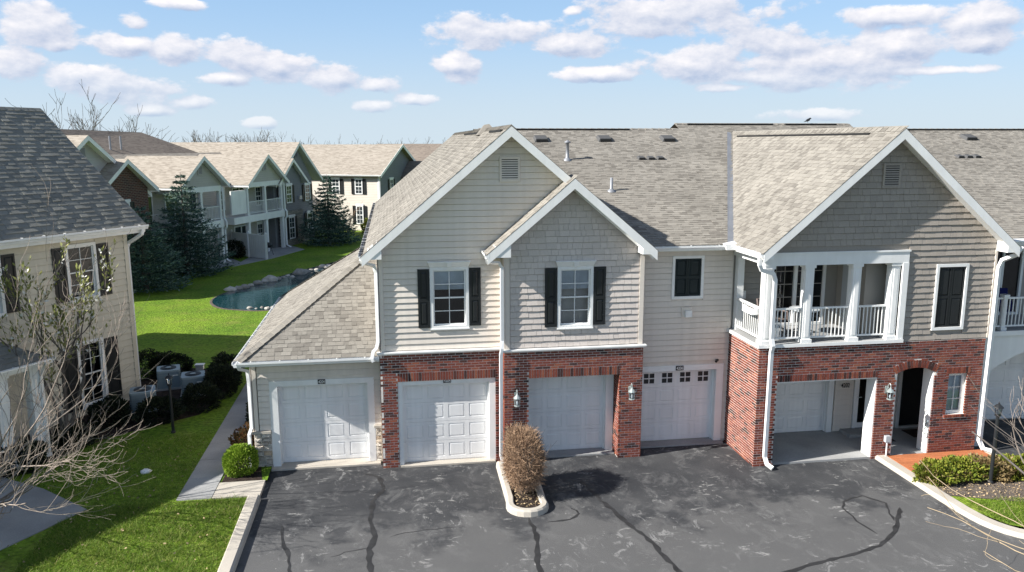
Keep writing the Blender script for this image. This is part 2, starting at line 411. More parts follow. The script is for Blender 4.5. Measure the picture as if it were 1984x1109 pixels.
MATS['brick'] = mat('red_brick', (.3, .08, .05), .85, .15, pal=[(0, (.055, .030, .027)), (1, (.27, .098, .058)), (.12, (.075, .035, .030)), (.18, (.14, .046, .034)), (.42, (.19, .056, .039)), (.62, (.215, .063, .042)), (.8, (.165, .050, .036)), (.9, (.245, .082, .050))], fscale=24, famt=.22, bscale=90, bstr=.35, bdist=.006)
MATS['mortar'] = mat('pale_mortar', (.66, .62, .57), .9, .1, nscale=12, namt=.12, bscale=120, bstr=.3)
MATS['shingle'] = mat('weathered_shingle', (.3, .27, .23), .93, .12, pal=[(0, (.175, .160, .139)), (1, (.275, .255, .222)), (.15, (.20, .184, .16)), (.3, (.232, .214, .186)), (.7, (.255, .236, .205))], nscale=.5, namt=.13, fscale=45, famt=.12, bscale=180, bstr=.35, bdist=.004)
MATS['shingle_under'] = mat('shingle_backing', (.17, .155, .135), .95, .1, fscale=45, famt=.15)  # dark base sheet below the shingle tabs
MATS['shingle_grey'] = mat('grey_green_shingle', (.2, .2, .18), .93, .1, pal=[(0, (.185, .183, .163)), (1, (.245, .242, .215)), (.35, (.205, .203, .18)), (.7, (.225, .222, .198))], nscale=.4, namt=.1, fscale=45, famt=.12, bscale=180, bstr=.35, bdist=.004)
MATS['dark'] = mat('black_shutter_paint', (.016, .018, .019), .42, .35, nscale=4, namt=.12)
MATS['dark_teal'] = mat('black_green_shutter', (.010, .018, .020), .5, .3, nscale=4, namt=.12)
MATS['vent_grey'] = mat('grey_roof_vent', (.085, .085, .085), .7, .25)
MATS['vent_black'] = mat('black_ridge_vent', (.02, .02, .02), .7, .2)
MATS['concrete'] = mat('concrete', (.46, .42, .36), .9, .15, nscale=1.3, namt=.10, fscale=40, famt=.06, bscale=60, bstr=.2)
MATS['litter'] = mat('dry_leaf_litter', (.36, .27, .16), .9, .1, var=.5)
MATS['concrete_grey'] = mat('concrete_grey', (.31, .31, .305), .9, .15, nscale=.9, namt=.16, fscale=30, famt=.08, bscale=60, bstr=.2)
MATS['mulch'] = mat('dark_mulch', (.055, .042, .036), 1.0, .05, nscale=6, namt=.3, fscale=40, famt=.45, bscale=40, bstr=1.0, bdist=.05)
MATS['mulch_grey'] = mat('grey_mulch', (.15, .125, .105), 1.0, .05, nscale=5, namt=.25, fscale=40, famt=.4, bscale=40, bstr=1.0, bdist=.04)
MATS['stone'] = mat('limestone', (.5, .44, .36), .9, .15, pal=[(0, (.40, .35, .29)), (1, (.50, .36, .22)), (.4, (.52, .48, .42)), (.75, (.58, .53, .46))], fscale=12, famt=.2, bscale=14, bstr=.9, bdist=.04)
MATS['rock'] = mat('pond_rock', (.38, .36, .325), .9, .15, var=.4, fscale=6, famt=.2, bscale=8, bstr=.8, bdist=.06)
MATS['metal_grey'] = mat('galvanised_flashing', (.26, .27, .29), .5, .4, metal=.3, nscale=3, namt=.1)
MATS['lantern_metal'] = mat('brushed_pewter', (.42, .47, .46), .38, .5, metal=.55, nscale=20, namt=.15)
MATS['black_metal'] = mat('black_powder_coat', (.018, .02, .022), .4, .4)
MATS['ac'] = mat('condenser_grey_paint', (.20, .26, .29), .5, .4, nscale=3, namt=.08)
MATS['ac_top'] = mat('condenser_top_paint', (.28, .35, .38), .45, .4)
MATS['ac_dark'] = mat('condenser_fan_grille', (.05, .058, .065), .5, .4, metal=.3)
MATS['deck'] = mat('orange_stained_board', (.42, .15, .065), .8, .2, var=.08, nscale=2.5, namt=.12, fscale=30, famt=.1)
MATS['bark'] = mat('pale_grey_bark', (.27, .225, .19), .9, .15, nscale=4, namt=.2, fscale=30, famt=.2)
MATS['bark_tan'] = mat('tan_twig_bark', (.40, .31, .20), .9, .15, nscale=4, namt=.2)
MATS['bark_dark'] = mat('dark_trunk_bark', (.115, .10, .09), .95, .1, nscale=4, namt=.25, bscale=20, bstr=.6)
MATS['twig'] = mat('brown_twigs', (.30, .20, .13), .9, .15, var=.35)
MATS['wicker'] = mat('dark_wicker', (.14, .11, .10), .8, .2, fscale=50, famt=.4)
MATS['blue'] = mat('navy_fabric', (.012, .016, .10), .8, .2)
MATS['grey_plastic'] = mat('light_grey_plastic', (.42, .45, .47), .5, .4)
MATS['room'] = mat('dark_room', (.03, .028, .026), .9, .1)
MATS['blind'] = mat('pale_window_blind', (.74, .76, .77), .7, .3, nscale=3, namt=.15)
MATS['plastic_film'] = mat('number_plate_black', (.015, .015, .016), .5, .3)
MATS['tar'] = mat('crack_sealant', (.030, .030, .031), .6, .3, nscale=4, namt=.3)
MATS['roof_far'] = None

def leaf_mat(name, pal, rough=.6, trans=.25):
    m = mat(name, (0, 0, 0), rough, .25, pal=pal)
    nt = m.node_tree; b = nt.nodes['Principled BSDF']; out = nt.nodes['Material Output']
    src = b.inputs['Base Color'].links[0].from_socket
    t = nt.nodes.new('ShaderNodeBsdfTranslucent'); nt.links.new(src, t.inputs[0]); mx = nt.nodes.new('ShaderNodeMixShader'); mx.inputs[0].default_value = trans
    nt.links.new(b.outputs[0], mx.inputs[1]); nt.links.new(t.outputs[0], mx.inputs[2]); nt.links.new(mx.outputs[0], out.inputs[0]); return m
MATS['spruce'] = leaf_mat('blue_spruce_needles', [(0, (.025, .055, .046)), (1, (.24, .30, .23)), (.5, (.06, .115, .092)), (.8, (.12, .185, .145))], .7, .1)
MATS['globe'] = leaf_mat('yellow_green_leaves', [(0, (.10, .18, .015)), (1, (.38, .48, .07)), (.5, (.22, .34, .03))])
MATS['hedge'] = leaf_mat('yew_leaves', [(0, (.06, .09, .012)), (1, (.34, .33, .06)), (.4, (.17, .22, .025)), (.75, (.26, .27, .04))])
MATS['hedge_brown'] = leaf_mat('browned_yew_leaves', [(0, (.10, .07, .03)), (1, (.34, .26, .13)), (.5, (.22, .16, .07))])
MATS['box'] = leaf_mat('dark_boxwood_leaves', [(0, (.008, .012, .007)), (1, (.045, .055, .028)), (.5, (.018, .028, .014))])
MATS['red_bush'] = leaf_mat('reddish_shrub_leaves', [(0, (.05, .03, .015)), (1, (.16, .07, .03)), (.5, (.09, .07, .03))])
MATS['magnolia'] = leaf_mat('olive_leaves', [(0, (.10, .11, .03)), (1, (.36, .36, .13)), (.5, (.22, .24, .07))])
MATS['petal'] = leaf_mat('white_buds', [(0, (.75, .72, .66)), (1, (.85, .84, .80))])
MATS['grass_blade'] = leaf_mat('grass_blades', [(0, (.085, .16, .018)), (1, (.42, .36, .16)), (.45, (.16, .26, .03)), (.8, (.26, .34, .055)), (.92, (.36, .37, .11))], .6, .42)

def glass_mat(name, tint=(.9, .95, 1), refl=1.0, dark=.55):
    m = bpy.data.materials.new(name); m.use_nodes = True; nt = m.node_tree; N = nt.nodes; L = nt.links; N.remove(N['Principled BSDF'])
    g = N.new('ShaderNodeBsdfGlossy'); g.inputs['Roughness'].default_value = .02; g.inputs[0].default_value = (.95, .97, 1, 1)
    t = N.new('ShaderNodeBsdfTransparent'); t.inputs[0].default_value = tuple(c * dark for c in tint) + (1,)
    lw = N.new('ShaderNodeFresnel'); lw.inputs[0].default_value = 1.55
    mu = N.new('ShaderNodeMath'); mu.operation = 'MULTIPLY'; mu.inputs[1].default_value = refl; mu.use_clamp = True; L.new(lw.outputs[0], mu.inputs[0])
    nz = N.new('ShaderNodeTexNoise'); nz.inputs['Scale'].default_value = 2.2; tc = N.new('ShaderNodeTexCoord'); L.new(tc.outputs['Object'], nz.inputs['Vector'])
    bp = N.new('ShaderNodeBump'); bp.inputs['Strength'].default_value = .04; bp.inputs['Distance'].default_value = .02; L.new(nz.outputs[0], bp.inputs['Height']); L.new(bp.outputs[0], g.inputs['Normal'])
    mx = N.new('ShaderNodeMixShader'); L.new(mu.outputs[0], mx.inputs[0]); L.new(t.outputs[0], mx.inputs[1]); L.new(g.outputs[0], mx.inputs[2])
    L.new(mx.outputs[0], N['Material Output'].inputs[0]); return m
MATS['glass'] = glass_mat('window_glass', refl=1.5, dark=.85)
MATS['glass_dark'] = glass_mat('door_glass', refl=.9, dark=.35)
MATS['lamp_glass'] = glass_mat('lantern_glass', refl=1.2, dark=.8)

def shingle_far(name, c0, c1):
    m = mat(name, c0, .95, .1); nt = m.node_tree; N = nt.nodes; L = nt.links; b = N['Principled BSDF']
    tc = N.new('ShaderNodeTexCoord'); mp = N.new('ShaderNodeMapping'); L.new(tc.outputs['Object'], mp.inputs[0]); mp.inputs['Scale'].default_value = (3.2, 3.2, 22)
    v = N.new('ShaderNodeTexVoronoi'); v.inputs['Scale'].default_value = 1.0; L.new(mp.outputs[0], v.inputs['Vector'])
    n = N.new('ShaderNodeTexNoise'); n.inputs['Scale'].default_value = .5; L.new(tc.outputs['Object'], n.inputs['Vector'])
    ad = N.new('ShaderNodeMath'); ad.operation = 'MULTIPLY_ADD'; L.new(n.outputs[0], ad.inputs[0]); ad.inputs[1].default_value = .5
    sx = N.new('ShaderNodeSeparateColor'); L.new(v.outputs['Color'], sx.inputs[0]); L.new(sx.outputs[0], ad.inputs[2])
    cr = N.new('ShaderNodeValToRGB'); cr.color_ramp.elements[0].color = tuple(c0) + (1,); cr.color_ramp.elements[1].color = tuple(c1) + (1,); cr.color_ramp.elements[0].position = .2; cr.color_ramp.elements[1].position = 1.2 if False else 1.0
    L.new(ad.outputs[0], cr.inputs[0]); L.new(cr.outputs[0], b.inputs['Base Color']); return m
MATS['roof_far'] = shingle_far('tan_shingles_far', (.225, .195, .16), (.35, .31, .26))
MATS['roof_dark'] = shingle_far('dark_brown_shingles_far', (.15, .125, .105), (.24, .20, .165))  # darker shingles; on the rear roof the colour stands in for shade

def asphalt_mat():
    m = mat('sealed_asphalt', (.045, .046, .049), .8, .3); nt = m.node_tree; N = nt.nodes; L = nt.links; b = N['Principled BSDF']
    tc = N.new('ShaderNodeTexCoord'); P = tc.outputs['Object']
    def nz(scale, det=6, rough=.6, sc=(1, 1, 1), rot=0, dist=0):
        mp = N.new('ShaderNodeMapping'); mp.inputs['Scale'].default_value = sc; mp.inputs['Rotation'].default_value = (0, 0, rot); L.new(P, mp.inputs[0])
        n = N.new('ShaderNodeTexNoise'); n.inputs['Scale'].default_value = scale; n.inputs['Detail'].default_value = det; n.inputs['Roughness'].default_value = rough; n.inputs['Distortion'].default_value = dist; L.new(mp.outputs[0], n.inputs['Vector']); return n.outputs[0]
    def mr(x, a, c, lo=0, hi=1):
        r = N.new('ShaderNodeMapRange'); r.interpolation_type = 'SMOOTHSTEP'; L.new(x, r.inputs[0]); r.inputs[1].default_value = a; r.inputs[2].default_value = c; r.inputs[3].default_value = lo; r.inputs[4].default_value = hi; return r.outputs[0]
    def mixc(f, A, B):
        x = N.new('ShaderNodeMix'); x.data_type = 'RGBA'; L.new(f, x.inputs[0])
        for s_, v in ((6, A), (7, B)):
            if isinstance(v, tuple): x.inputs[s_].default_value = v + (1,)
            else: L.new(v, x.inputs[s_])
        return x.outputs[2]
    def mul(a, c):
        x = N.new('ShaderNodeMath'); x.operation = 'MULTIPLY'; L.new(a, x.inputs[0])
        if isinstance(c, (int, float)): x.inputs[1].default_value = c
        else: L.new(c, x.inputs[1])
        return x.outputs[0]
    c = mixc(mr(nz(.55, 5, .6), .35, .7), (.034, .0355, .039), (.062, .063, .065))        # broad patches of worn sealer
    c = mixc(mul(mr(nz(1.6, 8, .72, (1, .7, 1), .5, .6), .50, .66), .8), c, (.115, .115, .115))      # rubbed grey areas
    sp_ = N.new('ShaderNodeSeparateXYZ'); L.new(P, sp_.inputs[0])
    old = mr(nz(.9, 5, .6), .3, .7)
    near = N.new('ShaderNodeMath'); near.operation = 'MULTIPLY_ADD'; L.new(old, near.inputs[0]); near.inputs[1].default_value = 2.2; L.new(sp_.outputs[1], near.inputs[2])
    c = mixc(mul(mr(near.outputs[0], 18.0, 16.7), .60), c, (.135, .133, .13))              # older strip nearer the road
    sc1 = mr(nz(2.1, 13, .76, (1.4, .85, 1), .55, 1.0), .555, .615); sc2 = mr(nz(.65, 4, .55, (1, 1, 1), 1.3), .44, .60)
    c = mixc(mul(mul(sc1, sc2), .7), c, (.26, .257, .25))                                 # scuffs
    sc3 = mr(nz(5.0, 12, .74, (.5, 1.4, 1), -.35, .8), .57, .62); sc4 = mr(nz(1.1, 4, .5, (1, 1, 1), 2.2), .50, .62); c = mixc(mul(mul(sc3, sc4), .7), c, (.34, .335, .32))
    v = N.new('ShaderNodeTexVoronoi'); v.inputs['Scale'].default_value = 3.2; L.new(P, v.inputs['Vector']); L_ = mr(v.outputs['Distance'], .035, .02)
    sx = N.new('ShaderNodeSeparateColor'); L.new(v.outputs['Color'], sx.inputs[0]); c = mixc(mul(L_, mr(sx.outputs[0], .7, .72)), c, (.55, .54, .5))   # pale chips
    n2 = nz(120, 3, .6); f = mr(n2, .3, .7, .62, 1.38)
    x = N.new('ShaderNodeVectorMath'); x.operation = 'SCALE'; L.new(c, x.inputs[0]); L.new(f, x.inputs['Scale'])
    L.new(x.outputs[0], b.inputs['Base Color'])
    bp = N.new('ShaderNodeBump'); bp.inputs['Strength'].default_value = .35; bp.inputs['Distance'].default_value = .006; L.new(n2, bp.inputs['Height']); L.new(bp.outputs[0], b.inputs['Normal'])
    return m
MATS['asphalt'] = asphalt_mat()

def grass_mat():
    m = mat('lawn_grass', (.08, .2, .015), .85, .15); nt = m.node_tree; N = nt.nodes; L = nt.links; b = N['Principled BSDF']
    tc = N.new('ShaderNodeTexCoord'); P = tc.outputs['Object']
    def nz(s, d=5):
        n = N.new('ShaderNodeTexNoise'); n.inputs['Scale'].default_value = s; n.inputs['Detail'].default_value = d; L.new(P, n.inputs['Vector']); return n.outputs[0]
    a = N.new('ShaderNodeValToRGB'); L.new(nz(.35, 8), a.inputs[0]); a.color_ramp.elements[0].position = .3; a.color_ramp.elements[1].position = .72
    a.color_ramp.elements[0].color = (.085, .165, .014, 1); a.color_ramp.elements[1].color = (.185, .275, .024, 1)
    a2 = N.new('ShaderNodeMix'); a2.data_type = 'RGBA'; f2 = N.new('ShaderNodeMapRange'); L.new(nz(1.1, 6), f2.inputs[0]); f2.inputs[1].default_value = .5; f2.inputs[2].default_value = .75; f2.inputs[4].default_value = .65; L.new(f2.outputs[0], a2.inputs[0]); L.new(a.outputs[0], a2.inputs[6]); a2.inputs[7].default_value = (.19, .21, .045, 1)
    mr = N.new('ShaderNodeMapRange'); L.new(nz(9, 6), mr.inputs[0]); mr.inputs[1].default_value = .3; mr.inputs[2].default_value = .7; mr.inputs[3].default_value = .55; mr.inputs[4].default_value = 1.4
    x = N.new('ShaderNodeVectorMath'); x.operation = 'SCALE'; L.new(a2.outputs[2], x.inputs[0]); L.new(mr.outputs[0], x.inputs['Scale']); L.new(x.outputs[0], b.inputs['Base Color'])
    bp = N.new('ShaderNodeBump'); bp.inputs['Strength'].default_value = 1.0; bp.inputs['Distance'].default_value = .06; L.new(nz(16, 6), bp.inputs['Height']); L.new(bp.outputs[0], b.inputs['Normal']); return m
MATS['grass'] = grass_mat()

def water_mat():
    m = mat('pond_water', (.006, .035, .042), .04, .5); nt = m.node_tree; N = nt.nodes; L = nt.links; b = N['Principled BSDF']
    tc = N.new('ShaderNodeTexCoord'); n = N.new('ShaderNodeTexNoise'); n.inputs['Scale'].default_value = 2.6; n.inputs['Detail'].default_value = 3; L.new(tc.outputs['Object'], n.inputs['Vector'])
    bp = N.new('ShaderNodeBump'); bp.inputs['Strength'].default_value = .12; bp.inputs['Distance'].default_value = .06; L.new(n.outputs[0], bp.inputs['Height']); L.new(bp.outputs[0], b.inputs['Normal']); return m
MATS['water'] = water_mat()
# ------------------------------------------------------------------ building parts (wall frame: x along the wall, -y outwards, z up)
def interior(par, M, x0, x1, z0, z1, depth=.5, y=.14):
    m = MB(M); a = .06
    m.poly([(x0 - a, y + depth, z0 - a), (x1 + a, y + depth, z0 - a), (x1 + a, y + depth, z1 + a), (x0 - a, y + depth, z1 + a)])
    m.poly([(x0 - a, y, z0 - a), (x1 + a, y, z0 - a), (x1 + a, y + depth, z0 - a), (x0 - a, y + depth, z0 - a)]); m.poly([(x0 - a, y, z1 + a), (x1 + a, y, z1 + a), (x1 + a, y + depth, z1 + a), (x0 - a, y + depth, z1 + a)])
    m.poly([(x0 - a, y, z0 - a), (x0 - a, y + depth, z0 - a), (x0 - a, y + depth, z1 + a), (x0 - a, y, z1 + a)]); m.poly([(x1 + a, y, z0 - a), (x1 + a, y + depth, z0 - a), (x1 + a, y + depth, z1 + a), (x1 + a, y, z1 + a)])
    return m.build('interior', MATS['room'], par)
def frame4(m, x0, x1, z0, z1, w, y0, y1, wb=None, wt=None):
    wb = wb or w; wt = wt or w
    m.box(x0, x0 + w, y0, y1, z0, z1); m.box(x1 - w, x1, y0, y1, z0, z1); m.box(x0 + w, x1 - w, y0, y1, z0, z0 + wb); m.box(x0 + w, x1 - w, y0, y1, z1 - wt, z1); return m
def shutter(root, M, x0, x1, z0, z1, matk='dark', label=None):
    m = MB(M); w = .055; y0 = -.058; frame4(m, x0, x1, z0, z1, w, y0, -.025, .07, .06); zm = z0 + (z1 - z0) * .47; m.box(x0 + w, x1 - w, y0, -.025, zm - .04, zm + .04); m.box(x0 + .01, x1 - .01, -.038, -.024, z0 + .01, z1 - .01)
    s = m.build('shutter', MATS[matk], root)
    for a, b in ((z0 + .07, zm - .04), (zm + .04, z1 - .06)):
        q = MB(M); g = .022; xa, xb = x0 + w + g, x1 - w - g; za, zb = a + g, b - g; i = .03
        q.hexa([(xa, -.038, za), (xb, -.038, za), (xb, -.038, zb), (xa, -.038, zb), (xa + i, -.055, za + i), (xb - i, -.055, za + i), (xb - i, -.055, zb - i), (xa + i, -.055, zb - i)])
        q.build('raised_panel', MATS[matk], s)
    return s
def window(root, M, x0, x1, z0, z1, cas=.075, crown=False, grid=(2, 2), blind=.0, single=False, sill=True, proud=.05, room=True):
    m = MB(M); frame4(m, x0, x1, z0, z1, cas, -proud, .12, cas * .9, cas)
    w = m.build('window', MATS['white'], root)
    if crown:
        c = MB(M); h = .13; c.hexa([(x0 + .0, -proud - .01, z1 + .003), (x1 - .0, -proud - .01, z1 + .003), (x1, .02, z1 + .003), (x0, .02, z1 + .003), (x0 - .045, -proud - .075, z1 + h), (x1 + .045, -proud - .075, z1 + h), (x1 + .045, .02, z1 + h), (x0 - .045, .02, z1 + h)]); c.box(x0 - .055, x1 + .055, -proud - .085, .02, z1 + h, z1 + h + .022)
        xm = (x0 + x1) / 2; c.hexa([(xm - .05, -proud - .06, z1), (xm + .05, -proud - .06, z1), (xm + .05, 0, z1), (xm - .05, 0, z1), (xm - .07, -proud - .10, z1 + h), (xm + .07, -proud - .10, z1 + h), (xm + .07, 0, z1 + h), (xm - .07, 0, z1 + h)]); c.build('head_trim', MATS['white'], w)
    if sill:
        s = MB(M); s.box(x0 - .01, x1 + .01, -proud - .03, .03, z0 - .03, z0 - .002); s.build('sill', MATS['white'], w)
    ix0, ix1, iz0, iz1 = x0 + cas, x1 - cas, z0 + cas * .9, z1 - cas; zm = (iz0 + iz1) / 2
    sashes = [(iz0, iz1, .0)] if single else [(iz0, zm + .02, .035), (zm - .02, iz1, 0.0)]
    for (a, b, yy) in sashes:
        f = MB(M); t = .035; frame4(f, ix0 + .002, ix1 - .002, a + .002, b - .002, t, yy + .0, yy + .03)
        sa = f.build('sash', MATS['white'], w)
        gx, gz = grid; q = MB(M); mu = .009
        for k in range(1, gx): xx = ix0 + t + (ix1 - ix0 - 2 * t) * k / gx; q.box(xx - mu, xx + mu, yy + .008, yy + .024, a + t, b - t)
        for k in range(1, gz): zz = a + t + (b - a - 2 * t) * k / gz; q.box(ix0 + t, ix1 - t, yy + .009, yy + .023, zz - mu, zz + mu)
        # muntins and pane hang on the window (third level)
        if q.v: q.build('muntin', MATS['white'], w)
        p = MB(M); p.poly([(ix0 + t, yy + .026, a + t), (ix1 - t, yy + .026, a + t), (ix1 - t, yy + .026, b - t), (ix0 + t, yy + .026, b - t)]); p.build('pane', MATS['glass'], w)
    if blind:
        b_ = MB(M); b_.box(ix0 + .01, ix1 - .01, .075, .083, iz1 - (iz1 - iz0) * blind, iz1); b_.build('blind', MATS['blind'], w)
    if room: interior(w, M, ix0, ix1, iz0, iz1)
    return w
def garage_door(root, M, x0, x1, z0, z1, yd=.2, lights=False, cas=(.15, .15, .14), fold=.02, cols=4, face=-.03):
    """casing boards on the wall face, then the sectional door set back by yd"""
    cl, cr_, ct = cas
    m = MB(M)
    if cl: m.box(x0 - cl, x0, face, yd + .04, z0 - .02, z1 + ct)
    if cr_: m.box(x1, x1 + cr_, face, yd + .04, z0 - .02, z1 + ct)
    if ct: m.box(x0, x1, face, yd + .04, z1, z1 + ct)
    # stops
    m.box(x0, x0 + .03, yd - .05, yd, z0, z1); m.box(x1 - .03, x1, yd - .05, yd, z0, z1); m.box(x0 + .03, x1 - .03, yd - .05, yd, z1 - .03, z1)
    m.build('garage_door_frame', MATS['white'], root)
    d = MB(M); d.box(x0 + .001, x1 - .001, yd + .013, yd + .05, z0, z1 - .001); door = d.build('garage_door', MATS['door_white'], root)
    n = 4; h = (z1 - z0 - .03) / n
    for i in range(n):
        a, b = z0 + .03 + i * h, z0 + .03 + (i + 1) * h - .008
        wx = (x1 - x0 - .06); pw = wx / cols
        holes = [(x0 + .03 + k * pw + .06, x0 + .03 + (k + 1) * pw - .06, a + .085, b - .075) for k in range(cols)]
        s = MB(M); wall_boxes(s, x0 + .01, x1 - .01, a, b, yd, yd + .0125, holes); s.build('door_section', MATS['door_white'], door)
        for (xa, xb, za, zb) in holes:
            if lights and i == n - 1:
                fr = MB(M); za2, zb2 = za + .01, zb - .01; xa2, xb2 = xa + .05, xb - .05
                wall_boxes(fr, xa, xb, za, zb, yd - .012, yd + .0128, [(xa2, (xa2 + xb2) / 2 - .012, za2 + .02, (za2 + zb2) / 2 - .012), ((xa2 + xb2) / 2 + .012, xb2, za2 + .02, (za2 + zb2) / 2 - .012), (xa2, (xa2 + xb2) / 2 - .012, (za2 + zb2) / 2 + .012, zb2 - .02), ((xa2 + xb2) / 2 + .012, xb2, (za2 + zb2) / 2 + .012, zb2 - .02)])
                fr.build('door_light', MATS['door_white'], door)
                gl = MB(M); gl.box(xa + .01, xb - .01, yd + .004, yd + .010, za + .01, zb - .01); gl.build('pane', MATS['black_metal'], door)
                continue
            q = MB(M); g = .006; i2 = .035
            q.hexa([(xa + g, yd + .0128, za + g), (xb - g, yd + .0128, za + g), (xb - g, yd + .0128, zb - g), (xa + g, yd + .0128, zb - g), (xa + g + i2, yd + .002, za + g + i2), (xb - g - i2, yd + .002, za + g + i2), (xb - g - i2, yd + .002, zb - g - i2), (xa + g + i2, yd + .002, zb - g - i2)])
            q.build('raised_panel', MATS['door_white'], door)
    return door
def gutter(root, A, B, out, matk='white_metal', name='gutter', h=.12, w=.12):
    """K-profile trough from A to B (top back edge), out: unit vector pointing away from the fascia"""
    A = np.array(A, float); B = np.array(B, float); o = np.array(out, float); z = np.array([0, 0, 1.0])
    prof = [(0, 0), (0, -h), (w * .6, -h), (w * .78, -h * .55), (w, -h * .4), (w, 0), (w - .012, 0), (w - .012, -h * .3), (.02, -h * .3)]
    m = MB(); m.prism([tuple(A + o * p + z * q) for p, q in prof], tuple(B - A)); g = m.build(name, MATS[matk], root)
    L_ = np.linalg.norm(B - A); t = (B - A) / L_; s = MB()
    for k in range(max(2, int(L_ / .6))):
        c = A + t * (k + .5) * L_ / max(2, int(L_ / .6)); s.prism([tuple(c + o * p + z * q - t * .012) for p, q in ((-.01, .004), (w, .004), (w, .012), (-.01, .012))], tuple(t * .024))
    s.build('gutter_strap', MATS[matk], g)
    return g
def downspout(root, pts, w=.042, name='downspout', matk='white_metal'):
    m = MB(); m.tube(pts, w * 1.35, 4, True, math.pi / 4, .8); return m.build(name, MATS[matk], root)
def gable_roof(P, root, ax, az, xl, xr, m, y0, y1, shl=True, shr=False, rake=.26, fmat='shingle', capto=None, M=None, tabs=True, slab=.17, soffit='white', back_rake=True, under='shingle_under'):
    """ridge runs along y at x=ax, z=az; slopes fall with slope m to xl and xr; front rake at y0"""
    zl = az - m * (ax - xl); zr = az - m * (xr - ax)
    for (xe, ze, sh, sg) in ((xl, zl, shl, -1), (xr, zr, shr, 1)):
        s = MB(M); s.prism([(ax, y0, az - .01), (xe, y0, ze - .01), (xe, y0, ze - slab), (ax, y0, az - slab)], (0, y1 - y0, 0))
        sl_ = s.build('roof_slab', MATS[soffit], root)
        t = MB(M); e = .03; t.prism([(ax, y0 - e, az + .001), (xe + sg * e, y0 - e, ze - m * e + .001), (xe + sg * e, y0 - e, ze - m * e - .008), (ax, y0 - e, az - .008)], (0, y1 - y0 + e, 0))
        rf = t.build('roof', MATS[under] if tabs else MATS[fmat], root)
        if tabs and sh:
            Ln = math.hypot(1, m); L_ = abs(xe - ax) * Ln
            Mm = M or Matrix()
            if sg < 0:   # eave at xl; u must run so that u x v points up
                O = Mm @ Vector((xe - e, y1, ze - m * e + .002)); u = Mm.to_3x3() @ Vector((0, -1, 0)); v = Mm.to_3x3() @ Vector((1 / Ln, 0, m / Ln))
            else:
                O = Mm @ Vector((xe + e, y0 - e, ze - m * e + .002)); u = Mm.to_3x3() @ Vector((0, 1, 0)); v = Mm.to_3x3() @ Vector((-1 / Ln, 0, m / Ln))
            shingles(P, rf, O, u, v, [(0, 0), (y1 - y0 + e, 0), (y1 - y0 + e, L_ + e), (0, L_ + e)], MATS[fmat])
        # rake board and the narrow frieze below it
        b = MB(M); b.prism([(ax, y0 - .028, az - .012), (xe, y0 - .028, ze - .012), (xe, y0 - .028, ze - rake), (ax, y0 - .028, az - rake)], (0, .026, 0)); b.build('rake_board', MATS['white'], root)
    return zl, zr
def gable_wall(root, M, x0, x1, z0, px, pz, m, matk, y0=.0, y1=.2, openings=()):
    """backing: rectangle up to the lower of the wall corners, then the triangle"""
    zc = min(pz - m * (px - x0), pz - m * (x1 - px)); b = MB(M); wall_boxes(b, x0, x1, z0, zc, y0, y1, openings)
    b.prism([(x0, y0, zc), (x1, y0, zc), (min(x1, px + (pz - zc) / m), y0, zc), (px, y0, pz), (max(x0, px - (pz - zc) / m), y0, zc)][0:1] + [(x1, y0, zc), (px, y0, pz)], (0, y1 - y0, 0))
    return b.build('siding_wall', MATS[matk], root)
def louvre(root, M, x0, x1, z0, z1, matk):
    m = MB(M); frame4(m, x0, x1, z0, z1, .055, -.06, .0); v = m.build('gable_vent', MATS[matk], root); MB(M).box(x0 + .04, x1 - .04, -.046, -.040, z0 + .04, z1 - .04).build('back_plate', MATS['vent_black'], v)  # black plate behind the slats makes the gaps dark
    n = 9; h = (z1 - z0 - .11) / n
    for i in range(n):
        z = z0 + .055 + i * h; s = MB(M); s.hexa([(x0 + .055, -.068, z), (x1 - .055, -.068, z), (x1 - .055, -.062, z), (x0 + .055, -.062, z), (x0 + .055, -.05, z + h * .66), (x1 - .055, -.05, z + h * .66), (x1 - .055, -.046, z + h * .66), (x0 + .055, -.046, z + h * .66)]); s.build('slat', MATS[matk], v)
def lantern(name, label, x, y, z, group=None, s=1.0):
    """wall lantern with scroll bracket; z is the backplate centre"""
    t = thing(name, label, 'lantern', (x, y, z), 0, group); local_frame(t); mt = MATS['lantern_metal']
    MB().box(-.05, .05, -.02, 0, -.10, .10).build('backplate', mt, t)
    pts = [(0, -.02, .02)] + [(0, -.085 - .085 * math.cos(a), .10 + .085 * math.sin(a)) for a in np.linspace(-.3, math.pi + .3, 10)][::-1][0:0]
    arm = [(0, -.02, -.02), (0, -.05, .06), (0, -.08, .17), (0, -.13, .20), (0, -.17, .17), (0, -.17, .11)]
    MB().tube(arm, .013, 6).build('bracket', mt, t)
    MB().tube([(0, -.02, .09), (0, -.06, .13), (0, -.09, .10), (0, -.07, .06), (0, -.05, .08)], .008, 5).build('scroll', mt, t)
    MB().lathe((0, -.17, -.01), [(.105, 0), (.10, .02), (.05, .07), (.02, .10), (.012, .13)], 10).build('cap', mt, t)
    MB().lathe((0, -.17, -.20), [(.062, 0), (.072, .01), (.078, .18), (.072, .19)], 8).build('glass', MATS['lamp_glass'], t)
    for k in range(6):
        a = k * math.pi / 3; MB().tube([(.066 * math.cos(a), -.17 + .066 * math.sin(a), -.20), (.084 * math.cos(a), -.17 + .084 * math.sin(a), -.01)], .006, 4).build('cage_bar', mt, t)
    MB().lathe((0, -.17, -.235), [(.02, 0), (.085, .015), (.085, .035), (.07, .045)], 10).build('base', mt, t)
    MB().lathe((0, -.17, -.18), [(.018, 0), (.03, .04), (.018, .09)], 8).build('bulb', MATS['blind'], t)
    no_frame(); return t
